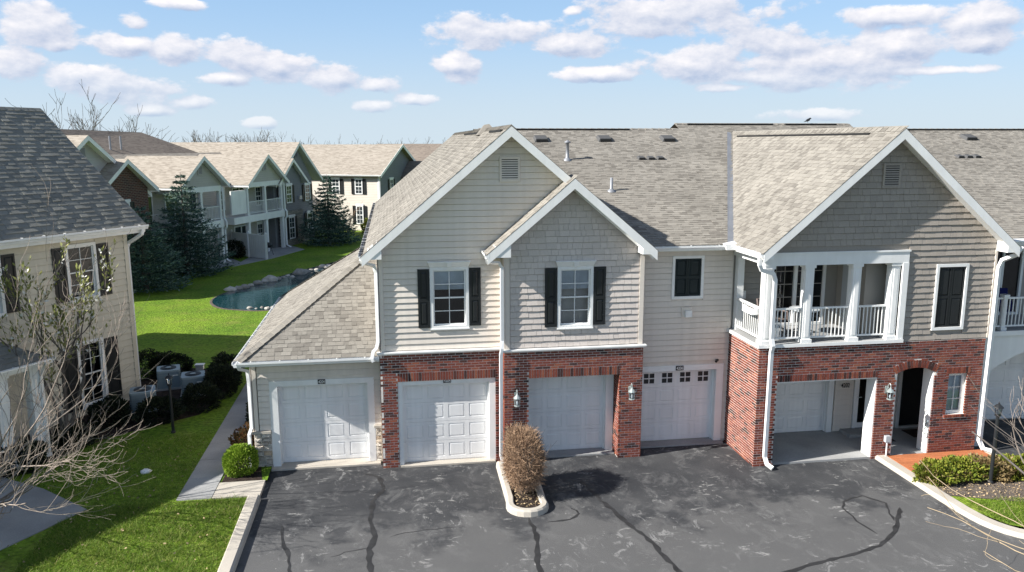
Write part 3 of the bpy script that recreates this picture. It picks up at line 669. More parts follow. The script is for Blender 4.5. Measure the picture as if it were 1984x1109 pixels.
def text_plate(name, label, txt, x0, x1, z0, z1, y, group=None, plate=True, col='white'):
    t = thing(name, label, 'number sign', ((x0 + x1) / 2, y, z0), 0, group); local_frame(t); w = x1 - x0; h = z1 - z0
    if plate: MB().box(-w / 2, w / 2, -.012, 0, 0, h).build('plate', MATS['plastic_film'], t)
    cu = bpy.data.curves.new('digits', 'FONT'); cu.body = txt; cu.size = 1.0; cu.align_x = 'CENTER'; cu.extrude = .01; cu.offset = .012
    to = bpy.data.objects.new('tmp_digits', cu); COL.objects.link(to); dg = bpy.context.evaluated_depsgraph_get(); me = bpy.data.meshes.new_from_object(to.evaluated_get(dg)); bpy.data.objects.remove(to)
    v = np.array([p.co for p in me.vertices]); mn, mx = v.min(0), v.max(0); sx = w * .84 / (mx[0] - mn[0]); sz = h * .68 / (mx[1] - mn[1])
    for p in me.vertices: p.co = ((p.co[0] - (mn[0] + mx[0]) / 2) * sx, -.014 - (.004 if p.co[2] > 0 else 0), (p.co[1] - mn[1]) * sz + h * .16)
    me.materials.clear(); me.materials.append(MATS[col]); me.name = 'digits'; link('digits', me, None, t); no_frame(); return t
def railing(root, A, B, z0, z1, spacing=.11, name='railing', post=False):
    A = np.array(A, float); B = np.array(B, float); L_ = np.linalg.norm(B - A); t = (B - A) / L_; n = max(2, round(L_ / spacing)); o = np.array([-t[1], t[0], 0])
    m = MB()
    for z, hh, ww in ((z1 - .045, .045, .032), (z0, .04, .022)):
        pts = [A - o * ww, B - o * ww, B + o * ww, A + o * ww]
        m.hexa([(p[0], p[1], z) for p in pts] + [(p[0], p[1], z + hh) for p in pts])
    r = m.build(name, MATS['white'], root)
    for k in range(1, n):
        c = A + t * L_ * k / n; b = MB(); pts = [c - o * .011 - t * .011, c - o * .011 + t * .011, c + o * .011 + t * .011, c + o * .011 - t * .011]
        b.hexa([(p[0], p[1], z0 + .04) for p in pts] + [(p[0], p[1], z1 - .045) for p in pts]); b.build('baluster', MATS['white'], r)
    return r
def column(root, x, y, z0, z1, w=.22, matk='white', base=True):
    m = MB(); h = w / 2; m.box(x - h, x + h, y - h, y + h, z0, z1); c = m.build('column', MATS[matk], root)
    p = MB(); g = h * .5
    for sx in (1,):
        p.box(x - g, x + g, y - h - .012, y - h - .001, z0 + .16, z1 - .16); p.box(x - h - .012, x - h - .001, y - g, y + g, z0 + .16, z1 - .16)
    p.build('column_panel', MATS[matk], c)
    b = MB(); b.box(x - h - .03, x + h + .03, y - h - .03, y + h + .03, z0, z0 + .09); b.box(x - h - .03, x + h + .03, y - h - .03, y + h + .03, z1 - .08, z1); b.build('column_base', MATS[matk], c)
    return c
# ------------------------------------------------------------------ the garage building in the middle
BL = (6.0, 20.0, 0.0)
B = thing('apartment_building', 'two storey beige and brick apartment building with a row of white garage doors', 'building', BL)
world_frame(BL)
P = Pieces(B)
W = MATS

# --- left wing: one storey garage under a hip roof
Mw = at(0, 20.23, 0)
op = [(-3.27, -.62, -.1, 2.36)]
w1 = wall_boxes(MB(Mw), -3.68, -.38, 0, 3.0, 0, .2, op).build('siding_wall', W['siding'], B)
siding(P, w1, Mw, -3.56, -.45, 1.06, 2.93, op, W['siding'])
ml = face_x(-3.68, 28.0, -1); w1b = wall_boxes(MB(ml), 0, 7.77, 0, 3.0, 0, .2).build('siding_wall', W['siding'], B); siding(P, w1b, ml, 0, 7.66, .2, 2.93, [], W['siding'])
MB().box(-3.70, -3.58, 20.19, 20.229, 1.05, 2.95).build('corner_board', W['siding'], B)
MB().box(-3.72, -3.684, 20.19, 20.31, 1.05, 2.95).build('corner_board', W['siding'], B)
garage_door(B, Mw, -3.07, -.78, .05, 2.22, .2, cas=(.20, .17, .14))
sw = wall_boxes(MB(Mw), -3.70, -3.27, 0, .98, -.01, 0.0).build('stone_base', W['mortar'], B); wall_boxes(MB(Mw), -.62, -.44, 0, .98, -.01, 0).build('stone_base', W['mortar'], B)
for (xa, xb) in ((-3.72, -3.28), (-.61, -.45)):
    z = 0.0; r_ = 0
    while z < .96:
        h = rnd.uniform(.09, .16); h = min(h, .985 - z); x = xa
        while x < xb - .02:
            w_ = min(rnd.uniform(.16, .32), xb - x); w_ = xb - x if xb - x - w_ < .07 else w_
            m = MB(Mw); a = [(x + .006, .0, z + .006), (x + w_ - .006, 0, z + .006), (x + w_ - .006, 0, z + h - .006), (x + .006, 0, z + h - .006)]; dp = rnd.uniform(.045, .09)
            f = [(x + .02 + rnd.uniform(0, .02), -dp + rnd.uniform(-.015, .015), z + .02), (x + w_ - .02, -dp + rnd.uniform(-.015, .015), z + .018 + rnd.uniform(0, .015)), (x + w_ - .025, -dp * .8, z + h - .02), (x + .025, -dp * .9, z + h - .022)]
            m.hexa([a[0], a[1], a[2], a[3], f[0], f[1], f[2], f[3]]); m.build('stone', W['stone'], sw); x += w_
        z += h
    MB(Mw).box(xa - .03, xb, -.10, .005, .985, 1.05).build('stone_cap', W['concrete'], B)
zw, mw, xe, ye, yr = 3.07, .70, -3.92, 19.75, 28.4; xw = -.39
ap1, ap2 = xw - xe, xw - xe
s = MB(); s.poly([(xe, ye, zw), (-.44, ye, zw), (-.44, ye + (-.44 - xe), zw + mw * (-.44 - xe))]); fr = s.build('roof', W['shingle_under'], B)
s = MB(); s.poly([(xe, yr, zw), (xe, ye, zw), (xw, ye + xw - xe, zw + mw * (xw - xe)), (xw, yr - xw + xe, zw + mw * (xw - xe))]); lr = s.build('roof', W['shingle_under'], B)
s = MB(); s.poly([(xw, yr, zw), (xe, yr, zw), (xw, yr - xw + xe, zw + mw * (xw - xe))]); s.build('roof', W['shingle_under'], B)
s = MB(); s.poly([(xe, ye, zw - .16), (xe, yr, zw - .16), (xw, yr, zw - .16), (xw, ye + .48, zw - .16), (-.44, ye + .48, zw - .16), (-.44, ye, zw - .16)]); s.build('soffit', W['white'], B)
s = MB(); s.box(xe, -.44, ye - .0, ye + .02, zw - .17, zw - .01); s.build('fascia', W['white'], B); s = MB(); s.box(xe, xe + .02, ye + .02, yr, zw - .17, zw - .01); s.build('fascia', W['white'], B)
lw = math.hypot(1, mw)
shingles(P, fr, (xe, ye - .03, zw - .02), (1, 0, 0), (0, 1 / lw, mw / lw), [(0, 0), (-.44 - xe, 0), (-.44 - xe, (-.44 - xe) * lw)], W['shingle'])
shingles(P, lr, (xe - .03, yr, zw - .02), (0, -1, 0), (1 / lw, 0, mw / lw), [(0, 0), (yr - ye, 0), (yr - ye - ap1, ap1 * lw), (ap1, ap1 * lw)], W['shingle'])
hv = np.array([1, 1, mw]); caps(P, fr, (xe, ye, zw), (xw, ye + ap1, zw + mw * ap1), tuple(np.array([-1, 1, 0]) / 1.414 * .97 + np.array([0, 0, -.30])), tuple(np.array([1, -1, 0]) / 1.414 * .97 + np.array([0, 0, -.30])), W['shingle'], w=.17)
caps(P, lr, (xe, yr, zw), (xw, yr - ap1, zw + mw * ap1), tuple(np.array([1, 1, 0]) / 1.414 * .97 + np.array([0, 0, -.30])), tuple(np.array([-1, -1, 0]) / 1.414 * .97 + np.array([0, 0, -.30])), W['shingle'], w=.17)
gutter(B, (xe - .02, ye - .0, zw - .03), (-.45, ye - .0, zw - .03), (0, -1, 0)); gutter(B, (xe, ye - .1, zw - .03), (xe, yr, zw - .03), (-1, 0, 0))
downspout(B, [(-3.90, 19.70, 2.94), (-3.88, 19.78, 2.84), (-3.76, 20.10, 2.70), (-3.745, 20.14, 2.4), (-3.745, 20.14, 1.18), (-3.80, 20.06, 1.02), (-3.80, 20.05, .28), (-3.82, 19.92, .16)])
MB().box(-3.3, -.5, 20.0, 20.44, .006, .05).build('door_apron', W['concrete'], B)

# --- brick bay with the second door
Mb2 = at(0, 19.76, 0); o2 = [(-.008, 2.558, -.1, 2.33)]
b2 = wall_boxes(MB(Mb2), -.418, 2.72, 0, 3.05, .007, .24, o2).build('brick_wall', W['mortar'], B)
bricks(P, b2, Mb2, -.43, 2.72, 0, 3.05, [(0.0, 2.55, -.1, 2.56)], W['brick']); soldiers(P, b2, Mb2, 0.0, 2.55, 2.335, .225, W['brick'])
ms = face_x(-.43, 20.02, -1); bricks(P, b2, ms, .02, .255, 0, 3.05, [], W['brick']); wall_boxes(MB(ms), 0, .26, 0, 3.05, .007, .06).build('brick_wall', W['mortar'], B)
mi = face_x(.0, 19.99, 1)
garage_door(B, Mb2, .12, 2.38, .05, 2.22, .2, cas=(.118, .168, .108), face=.04)
MB().box(0.02, 2.53, 19.70, 19.99, .006, .05).build('door_apron', W['concrete'], B)
t2 = MB(); t2.hexa([(-.46, 19.73, 3.05), (2.72, 19.73, 3.05), (2.72, 19.9, 3.05), (-.46, 19.9, 3.05), (-.50, 19.68, 3.10), (2.72, 19.68, 3.10), (2.72, 19.9, 3.10), (-.50, 19.9, 3.10)]); t2.box(-.50, 2.72, 19.68, 19.9, 3.10, 3.135); t2.build('ledge_trim', W['white'], B)

# --- big gable over both bays
GX, GZ, GM = 2.925, 8.80, .845
Mg = at(0, 19.82, 0); wz = [(.885, 1.87, 3.70, 5.29)]
gw = gable_wall(B, Mg, -.39, 6.41, 3.12, GX, GZ - .05, GM, 'siding', openings=wz)
siding(P, gw, Mg, -.29, 2.79, 3.16, 8.72, wz, W['siding'], gable=(GX, GZ - .02, GM))
siding(P, gw, Mg, 2.79, 6.3, 5.64, 8.7, [], W['siding'], gable=(GX, GZ - .02, GM))
MB().box(-.41, -.29, 19.775, 19.83, 3.14, 5.66).build('corner_board', W['siding'], B); MB().box(-.425, -.392, 19.775, 19.90, 3.14, 5.66).build('corner_board', W['siding'], B)
mside = face_x(-.39, 36.6, -1); sdw = wall_boxes(MB(mside), 0, 16.7, 0, 5.6, 0, .2).build('siding_wall', W['siding'], B)
gable_roof(P, B, GX, GZ, -.78, 6.62, GM, 19.40, 36.9, True, False)
window(B, Mg, .885, 1.87, 3.70, 5.29, crown=True, blind=.36)
shutter(B, Mg, .575, .872, 3.73, 5.25); shutter(B, Mg, 1.885, 2.18, 3.75, 5.26)
louvre(B, Mg, 2.68, 3.20, 7.42, 8.04, 'siding')
# boxed eave return and gutters
rt = MB(); rt.prism([(-.64, 19.385, 5.80), (-.64, 19.385, 5.58), (-.30, 19.385, 5.58), (-.30, 19.385, 6.08)], (0, .44, 0)); rt.build('eave_return', W['white'], B)
s = MB(); s.box(-.66, -.39, 19.83, 36.6, 5.56, 5.60); s.build('soffit', W['white'], B); MB().box(-.74, -.66, 19.42, 36.7, 5.54, 5.70).build('fascia', W['white'], B)
gutter(B, (-.745, 19.38, 5.70), (-.745, 36.9, 5.70), (-1, 0, 0))
for k in range(46): MB().box(-.86, -.752, 19.5 + k * .37, 19.66 + k * .37, 5.704, 5.714).build('gutter_guard', W['vent_black'], B)
downspout(B, [(-.80, 19.46, 5.58), (-.78, 19.50, 5.50), (-.50, 19.72, 5.38), (-.455, 19.745, 5.2), (-.455, 19.745, 3.42), (-.50, 19.71, 3.26), (-.58, 19.64, 3.20), (-.62, 19.60, 3.02), (-.585, 19.60, 2.94)])

# --- brick bay with the third door, shake gable above
Mb3 = at(0, 19.48, 0); o3 = [(3.37, 5.832, -.1, 2.35)]
b3 = wall_boxes(MB(Mb3), 2.752, 6.438, 0, 3.06, .007, .5, o3).build('brick_wall', W['mortar'], B)
bricks(P, b3, Mb3, 2.74, 6.45, 0, 3.06, [(3.38, 5.82, -.1, 2.58)], W['brick']); soldiers(P, b3, Mb3, 3.38, 5.82, 2.355, .225, W['brick'])
m3l = face_x(2.74, 19.76, -1); bricks(P, b3, m3l, 0, .27, 0, 3.06, [], W['brick'])
m3j = face_x(5.82, 20.0, -1); bricks(P, b3, m3j, .0, .515, 0.02, 2.34, [], W['brick']); wall_boxes(MB(m3j), 0, .5, 0, 2.34, .007, .02).build('brick_wall', W['mortar'], B)
m3r = face_x(6.45, 19.49, 1); bricks(P, b3, m3r, 0, .70, 0, 3.06, [], W['brick']); wall_boxes(MB(m3r), 0, .70, 0, 3.06, .007, .08).build('brick_wall', W['mortar'], B)
garage_door(B, at(0, 20.0, 0), 3.35, 5.60, .05, 2.26, .16, cas=(.1, .21, .15), face=-.02)
MB().box(3.32, 5.80, 19.75, 20.2, .006, .05).build('door_apron', W['concrete_grey'], B)
t3 = MB(); t3.hexa([(2.73, 19.45, 3.06), (6.47, 19.45, 3.06), (6.47, 19.6, 3.06), (2.73, 19.6, 3.06), (2.70, 19.40, 3.11), (6.52, 19.40, 3.11), (6.52, 19.6, 3.11), (2.70, 19.6, 3.11)]); t3.box(2.70, 6.52, 19.40, 19.6, 3.11, 3.145); t3.build('ledge_trim', W['white'], B)
Mg2 = at(0, 19.54, 0); HX, HZ = 4.455, 7.53; w2 = [(4.13, 5.07, 3.66, 5.27)]
gw2 = gable_wall(B, Mg2, 2.76, 6.42, 3.14, HX, HZ - .05, GM, 'shake', y1=.5, openings=w2)
shakes(P, gw2, Mg2, 2.90, 6.30, 3.17, 7.45, w2, W['shake'], gable=(HX, HZ - .06, GM))
for xa, xb in ((2.77, 2.89), (6.31, 6.43)): MB().box(xa, xb, 19.495, 19.545, 3.15, 5.66).build('corner_board', W['siding'], B)
MB().box(2.735, 2.768, 19.495, 19.82, 3.15, 5.66).build('corner_board', W['siding'], B)
gable_roof(P, B, HX, HZ, 2.28, 6.62, GM, 19.08, 19.84, True, False)
window(B, Mg2, 4.13, 5.07, 3.66, 5.27, crown=True, blind=.36)
shutter(B, Mg2, 3.80, 4.115, 3.70, 5.24); shutter(B, Mg2, 5.085, 5.40, 3.72, 5.25)
for (xa, xb, sg) in ((2.46, 2.86, 1), (6.24, 6.56, -1)):
    zt = 5.86; rt = MB(); rt.prism([(xa, 19.065, zt + (.0 if sg > 0 else .16)), (xa, 19.065, 5.60), (xb, 19.065, 5.60), (xb, 19.065, zt + (.26 if sg > 0 else -.10))], (0, .46, 0)); rt.build('eave_return', W['white'], B)
gutter(B, (2.32, 19.05, 5.70), (2.32, 19.80, 5.70), (-1, 0, 0))
downspout(B, [(2.26, 19.10, 5.60), (2.28, 19.16, 5.48), (2.60, 19.40, 5.42), (2.68, 19.45, 5.30), (2.685, 19.45, 3.40), (2.665, 19.36, 3.20), (2.64, 19.36, 3.05), (2.64, 19.40, .30), (2.66, 19.34, .14), (2.80, 19.30, .10)])

# --- recessed wall with the windowed door
M4 = at(0, 20.22, 0); o4 = [(6.5, 9.05, -.1, 2.30), (7.44, 8.34, 4.18, 5.37)]
w4 = wall_boxes(MB(M4), 6.40, 9.20, 0, 5.62, 0, .2, o4).build('siding_wall', W['siding'], B); siding(P, w4, M4, 6.45, 9.16, .1, 5.6, o4, W['siding'])
garage_door(B, M4, 6.66, 8.83, .05, 2.15, .2, lights=True, cas=(.2, .21, .15))
MB().box(6.46, 9.05, 20.02, 20.42, .006, .05).build('door_apron', W['concrete_grey'], B)
def blind_window(M, x0, x1, z0, z1, matk):
    m = MB(M); frame4(m, x0, x1, z0, z1, .075, -.05, .05); w_ = m.build('window', W['white'], B)
    xm = (x0 + x1) / 2; ix0, ix1, iz0, iz1 = x0 + .077, x1 - .077, z0 + .077, z1 - .077; zm = iz0 + (iz1 - iz0) * .5
    for a, b in ((ix0, xm - .004), (xm + .004, ix1)):
        q = MB(M); frame4(q, a, b, iz0, iz1, .045, -.02, .02); q.box(a + .045, b - .045, -.02, .02, zm - .035, zm + .035); q.box(a + .02, b - .02, .0, .021, iz0 + .02, iz1 - .02); q.build('shutter_leaf', W[matk], w_)
        for za, zb in ((iz0 + .06, zm - .05), (zm + .05, iz1 - .06)):
            r = MB(M); i = .025; r.hexa([(a + .06, 0, za), (b - .06, 0, za), (b - .06, 0, zb), (a + .06, 0, zb), (a + .06 + i, -.016, za + i), (b - .06 - i, -.016, za + i), (b - .06 - i, -.016, zb - i), (a + .06 + i, -.016, zb - i)]); r.build('raised_panel', W[matk], w_)
blind_window(M4, 7.44, 8.34, 4.18, 5.37, 'dark_teal')
m = MB(M4); m.box(7.74, 8.04, -.05, 0, 3.66, 3.95); mb_ = m.build('vent_box', W['siding'], B); MB(M4).box(7.83, 8.02, -.12, -.05, 3.68, 3.86).build('vent_hood', W['white'], mb_)
MB(M4).box(6.42, 9.18, -.36, -.0, 5.56, 5.60).build('soffit', W['white'], B); MB().box(6.56, 9.00, 19.80, 19.82, 5.55, 5.70).build('fascia', W['white'], B)
gutter(B, (6.60, 19.80, 5.70), (8.94, 19.80, 5.70), (0, -1, 0))

# --- main roof
ms_, ey, ez, ry = .365, 19.78, 5.72, 28.4
def zr_(y): return ez + ms_ * (y - ey)
lm = math.hypot(1, ms_)
polyxy = [(6.56, ey), (8.98, ey), (12.46, 28.0), (15.94, ey), (34, ey), (34, ry), (17.6, ry), (17.6, 28.95), (10.55, 28.95), (10.55, ry), (2.92, ry)]
mr_ = MB()
for q in ([(6.56, ey), (8.98, ey), (12.46, 28.0), (12.46, ry), (2.92, ry)], [(15.94, ey), (34, ey), (34, ry), (12.46, ry), (12.46, 28.0)], [(10.55, ry), (17.6, ry), (17.6, 28.95), (10.55, 28.95)]):
    mr_.poly([(x, y, zr_(y)) for x, y in q])
mr_.poly([(2.92, ry, zr_(ry)), (34, ry, zr_(ry)), (34, 37, zr_(ey)), (2.92, 37, zr_(ey))]); mr_.poly([(10.55, 28.95, zr_(28.95)), (17.6, 28.95, zr_(28.95)), (17.6, 31.5, 8.2), (10.55, 31.5, 8.2)])
main_roof = mr_.build('roof', W['shingle_under'], B)
shingles(P, main_roof, (0, ey - .03, zr_(ey - .03) + .003), (1, 0, 0), (0, 1 / lm, ms_ / lm), [(min(x, 26.0), (y - ey) * lm) for x, y in polyxy], W['shingle'], wmin=.12, wmax=.27)
caps(P, main_roof, (3.1, ry, zr_(ry)), (10.5, ry, zr_(ry)), (0, -.94, -.34), (0, .94, -.34), W['shingle'], e=.25); caps(P, main_roof, (10.6, 28.95, zr_(28.95)), (17.6, 28.95, zr_(28.95)), (0, -.94, -.34), (0, .94, -.34), W['shingle'], e=.25); caps(P, main_roof, (17.7, ry, zr_(ry)), (26, ry, zr_(ry)), (0, -.94, -.34), (0, .94, -.34), W['shingle'], e=.25)
for (xa, xb, yy) in ((3.3, 8.6, ry), (11.0, 14.4, 28.95), (14.9, 17.0, 28.95), (18.0, 25.0, ry)): MB().box(xa, xb, yy - .19, yy - .12, zr_(yy) - .03, zr_(yy) + .012).build('ridge_vent', W['vent_black'], main_roof)
# ridge of the big gable
caps(P, main_roof, (GX, 19.4, GZ), (GX, 36.9, GZ), (-.76, 0, -.645), (.76, 0, -.645), W['shingle'], e=.22)
for ya, yb in ((19.9, 22.3), (24.4, 30.0)): MB().box(GX - .20, GX - .12, ya, yb, GZ - .14, GZ - .085).build('ridge_vent', W['vent_black'], main_roof)
m = MB(); m.hexa([(2.62, 24.2, 8.62), (3.2, 24.0, 8.66), (3.25, 25.2, 8.66), (2.66, 25.4, 8.60), (2.86, 24.45, 8.93), (3.0, 24.4, 8.95), (3.02, 24.9, 8.94), (2.88, 24.95, 8.92)]); m.build('ridge_patch', W['shingle'], main_roof)
# roof vents and pipes
def roof_z(y): return zr_(y)
for (x, y) in ((5.15, 27.3), (7.41, 27.32), (9.72, 27.32), (21.6, 27.4)):
    z = roof_z(y); m = MB(); m.hexa([(x - .26, y - .22, z - .10), (x + .26, y - .22, z - .10), (x + .26, y + .24, z + .07), (x - .26, y + .24, z + .07), (x - .20, y - .20, z + .055), (x + .20, y - .20, z + .055), (x + .20, y + .18, z + .17), (x - .20, y + .18, z + .17)]); v = m.build('roof_vent', W['vent_grey'], main_roof)
    MB().box(x - .19, x + .19, y - .235, y - .205, z - .06, z + .03).build('vent_slot', W['vent_black'], v)
for x0, y in ((8.22, 25.6), (19.9, 25.6)):
    for k in range(3):
        x = x0 + k * .33; z = roof_z(y); m = MB(); m.hexa([(x - .13, y - .12, z - .05), (x + .13, y - .12, z - .05), (x + .13, y + .16, z + .05), (x - .13, y + .16, z + .05), (x - .10, y - .12, z + .05), (x + .10, y - .12, z + .05), (x + .08, y + .10, z + .10), (x - .08, y + .10, z + .10)]); v = m.build('roof_vent', W['vent_grey'], main_roof); MB().box(x - .09, x + .09, y - .128, y - .122, z - .02, z + .04).build('vent_slot', W['vent_black'], v)
for (x, y, h, r, cap) in ((5.70, 25.55, .60, .055, True), (6.53, 23.15, .46, .045, False)):
    z = roof_z(y); m = MB(); m.lathe((x, y, z - .06), [(.16, 0), (.15, .05), (r + .02, .12), (r, .14), (r, h)] + ([(r + .05, h + .01), (r + .05, h + .05), (r, h + .06), (r * .6, h + .10)] if cap else [(r * .9, h)]), 10); m.build('vent_pipe', W['metal_grey'], main_roof, smooth=True)
# --- porch bay: brick below, balcony and shake gable above
YF = 18.36; Mp = at(0, YF, 0)
arch_x0, arch_x1, spr, rise = 13.07, 14.18, 2.36, .14
oA = (9.692, 12.528, -.1, 2.282); oB = (arch_x0, arch_x1, -.1, spr); oW = (14.592, 15.158, 1.132, 2.29)
bw = MB(Mp); wall_boxes(bw, 9.172, 15.58, 0, 3.22, .007, .36, [oA, (arch_x0 - .008, arch_x1 + .008, -.1, 2.56), oW])
# spandrel over the segmental arch
n = 10; pts = [(arch_x0 + (arch_x1 - arch_x0) * k / n, spr + rise * (1 - (2 * k / n - 1) ** 2)) for k in range(n + 1)]
for (xa, za), (xb, zb) in zip(pts[:-1], pts[1:]): bw.hexa([(xa, .007, za), (xb, .007, zb), (xb, .36, zb), (xa, .36, za), (xa, .007, 2.562), (xb, .007, 2.562), (xb, .36, 2.562), (xa, .36, 2.562)])
b5 = bw.build('brick_wall', W['mortar'], B)
R_ = ((arch_x1 - arch_x0) ** 2 / 4 + rise ** 2) / (2 * rise); cx, cz = (arch_x0 + arch_x1) / 2, spr + rise - R_; th = math.asin((arch_x1 - arch_x0) / 2 / R_)
aro = [(cx - .62 + 1.24 * k / 12, cx - .62 + 1.24 * (k + 1) / 12, spr - .05, cz + math.sqrt((R_ + .19) ** 2 - (-.62 + 1.24 * (k + .5) / 12) ** 2)) for k in range(12)]
bricks(P, b5, Mp, 9.16, 15.58, 0, 3.22, [(9.70, 12.52, -.1, 2.462), (arch_x0, arch_x1, -.1, 2.4), (14.52, 15.23, 1.06, 2.462)] + aro, W['brick'])
bricks(P, b5, Mp, 14.52, 14.60, 1.14, 2.28, [], W['brick']); bricks(P, b5, Mp, 15.15, 15.23, 1.14, 2.28, [], W['brick'])
soldiers(P, b5, Mp, 9.70, 12.52, 2.284, .178, W['brick']); soldiers(P, b5, Mp, 14.52, 15.23, 2.284, .178, W['brick']); soldiers(P, b5, Mp, 14.54, 15.21, 1.06, .075, W['brick'], .04)
na = 17
for k in range(na):
    a = -th * 1.06 + 2.12 * th * (k + .5) / na; wk = 2.12 * th * R_ / na
    Mk = Mp @ Matrix.Translation((cx + R_ * math.sin(a), -.006, cz + R_ * math.cos(a))) @ Matrix.Rotation(a, 4, 'Y') @ Matrix.Translation((-wk / 2 + .005, 0, 0))
    P.add('brick', b5, ('arch',), lambda: brick_geo(wk - .009, .205, .06), Mk, W['brick'])
mS = face_x(9.16, 20.22, -1); s5 = wall_boxes(MB(mS), 0, 1.855, 0, 3.22, .007, .3).build('brick_wall', W['mortar'], B); bricks(P, s5, mS, 0.0, 1.855, 0, 3.22, [], W['brick'])
# white lined jambs inside the two openings
MB().box(12.49, 12.52, YF + .02, YF + .42, .05, 2.28).build('opening_jamb', W['white'], B); MB().box(14.18 - .03, 14.18, YF + .02, YF + .42, .05, spr).build('opening_jamb', W['white'], B); MB().box(13.07, 13.10, YF + .02, YF + .42, .05, spr).build('opening_jamb', W['white'], B)
MB().box(9.70, 12.49, YF + .02, YF + .36, 2.25, 2.28).build('opening_jamb', W['white'], B)
# space behind: back wall, garage door, storm door, black front door
Mi = at(0, 20.3, 0); oi_ = [(9.72, 12.52, -.1, 2.3), (13.10, 14.02, -.1, 2.2), (14.50, 15.52, -.1, 2.25)]
wi = wall_boxes(MB(Mi), 9.36, 15.7, 0, 3.1, 0, .2, oi_).build('siding_wall', W['siding'], B); siding(P, wi, Mi, 9.5, 15.5, .1, 2.9, oi_, W['siding'])
garage_door(B, Mi, 9.90, 12.32, .06, 2.14, .12, cas=(.16, .16, .14))
def slab_door(x0, x1, z0, z1, glass, leafmat, y=20.3):
    f = MB(); frame4(f, x0, x1, z0, z1, .09, y - .05, y + .12, .03); d = f.build('front_door', W['white'], B)
    l = MB(); 
    if glass: frame4(l, x0 + .09, x1 - .09, z0 + .03, z1 - .09, .07, y - .02, y + .02, .20); l.build('storm_door', W['white'], d); g = MB(); g.box(x0 + .16, x1 - .16, y + .0, y + .008, z0 + .23, z1 - .16); g.build('pane', W['glass_dark'], d)
    q = MB(); q.box(x0 + .09, x1 - .09, y + .06, y + .1, z0 + .03, z1 - .09); q.build('door_leaf', W[leafmat], d)
    h = MB(); xh = x0 + .13 if glass else x1 - .16; h.tube([(xh, y - .02, z0 + 1.02), (xh, y - .07, z0 + 1.02), (xh + (.10 if glass else -.10), y - .07, z0 + 1.02)], .013, 6); h.build('door_handle', W['lantern_metal'], d)
slab_door(13.12, 14.0, .06, 2.15, True, 'dark'); slab_door(14.52, 15.5, .06, 2.22, False, 'dark')
MB().box(9.42, 15.56, 18.40, 20.60, -.04, .052).build('porch_floor', W['concrete_grey'], B)
MB().box(12.75, 14.1, 19.75, 20.3, .052, .14).build('door_step', W['concrete_grey'], B)
MB().box(9.18, 15.56, 18.74, 20.3, 3.05, 3.2).build('porch_ceiling', W['white'], B)
MB().box(15.36, 15.58, 18.74, 20.3, 0, 3.05).build('side_wall', W['siding'], B)
window(B, at(0, YF + .10, 0), 14.60, 15.15, 1.14, 2.28, cas=.045, grid=(2, 3), single=True, sill=False, proud=.0, blind=1.0)
# balcony floor, beam, columns, railings
f5 = MB(); f5.box(9.12, 13.10, 18.31, 20.28, 3.225, 3.30); f5.build('balcony_floor', W['concrete_grey'], B); MB().box(9.10, 13.12, 18.29, 18.309, 3.22, 3.305).build('balcony_trim', W['white'], B); MB().box(9.09, 9.119, 18.31, 20.2, 3.22, 3.305).build('balcony_trim', W['white'], B)
bm = MB(); bm.box(9.18, 13.12, YF - .02, YF + .30, 5.33, 5.66); bm.box(9.18, 9.46, YF + .30, 20.2, 5.36, 5.60); bm.build('balcony_beam', W['white'], B)
MB().box(12.96, 13.12, YF - .035, YF + .02, 3.305, 5.33).build('opening_trim', W['white'], B); MB().box(9.16, 13.14, YF - .045, YF - .021, 5.62, 5.665).build('opening_trim', W['white'], B)
for x in (9.34, 10.43, 11.73, 12.81): column(B, x, YF + .14, 3.30, 5.33, .23)
MB().box(9.25, 9.43, 20.02, 20.21, 3.3, 5.36).build('corner_post', W['white'], B)
for a, b in ((9.46, 10.31), (10.55, 11.61), (11.85, 12.69)): railing(B, (a, YF + .14, 0), (b, YF + .14, 0), 3.40, 4.21)
railing(B, (9.27, YF + .30, 0), (9.27, 20.14, 0), 3.40, 4.21)
MB().box(9.46, 13.0, YF + .3, 20.25, 5.50, 5.56).build('balcony_ceiling', W['white'], B)
Mk = at(0, 20.25, 0); ok = [(10.15, 11.95, 3.3, 5.30)]
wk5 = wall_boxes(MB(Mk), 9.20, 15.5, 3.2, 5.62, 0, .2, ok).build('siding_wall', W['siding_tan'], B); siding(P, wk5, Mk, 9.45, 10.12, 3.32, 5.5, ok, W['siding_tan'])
sd = MB(Mk); frame4(sd, 10.15, 11.95, 3.31, 5.30, .08, -.03, .08); sd.box(11.0, 11.1, -.03, .08, 3.39, 5.22); sdo = sd.build('sliding_door', W['white'], B)
for a, b in ((10.23, 11.0), (11.10, 11.87)):
    g = MB(Mk); g.box(a, b, .03, .036, 3.39, 5.22); g.build('pane', W['glass_dark'], sdo); q = MB(Mk)
    for k in range(1, 3): q.box(a + (b - a) * k / 3 - .006, a + (b - a) * k / 3 + .006, .012, .028, 3.39, 5.22)
    for k in range(1, 5): q.box(a, b, .013, .027, 3.39 + 1.83 * k / 5 - .01, 3.39 + 1.83 * k / 5 + .01)
    q.build('muntin', W['siding_tan'], sdo)
interior(sdo, Mk, 10.23, 11.87, 3.39, 5.22, .6)
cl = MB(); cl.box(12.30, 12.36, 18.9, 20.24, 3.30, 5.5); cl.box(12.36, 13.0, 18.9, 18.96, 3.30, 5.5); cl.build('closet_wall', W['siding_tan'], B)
cdx = MB(); cdx.box(12.285, 12.299, 19.15, 19.95, 3.32, 5.30); cdo = cdx.build('closet_door', W['grey_plastic'], B); MB().tube([(12.28, 19.25, 4.30), (12.22, 19.25, 4.30), (12.22, 19.36, 4.30)], .014, 6).build('door_handle', W['black_metal'], cdo)
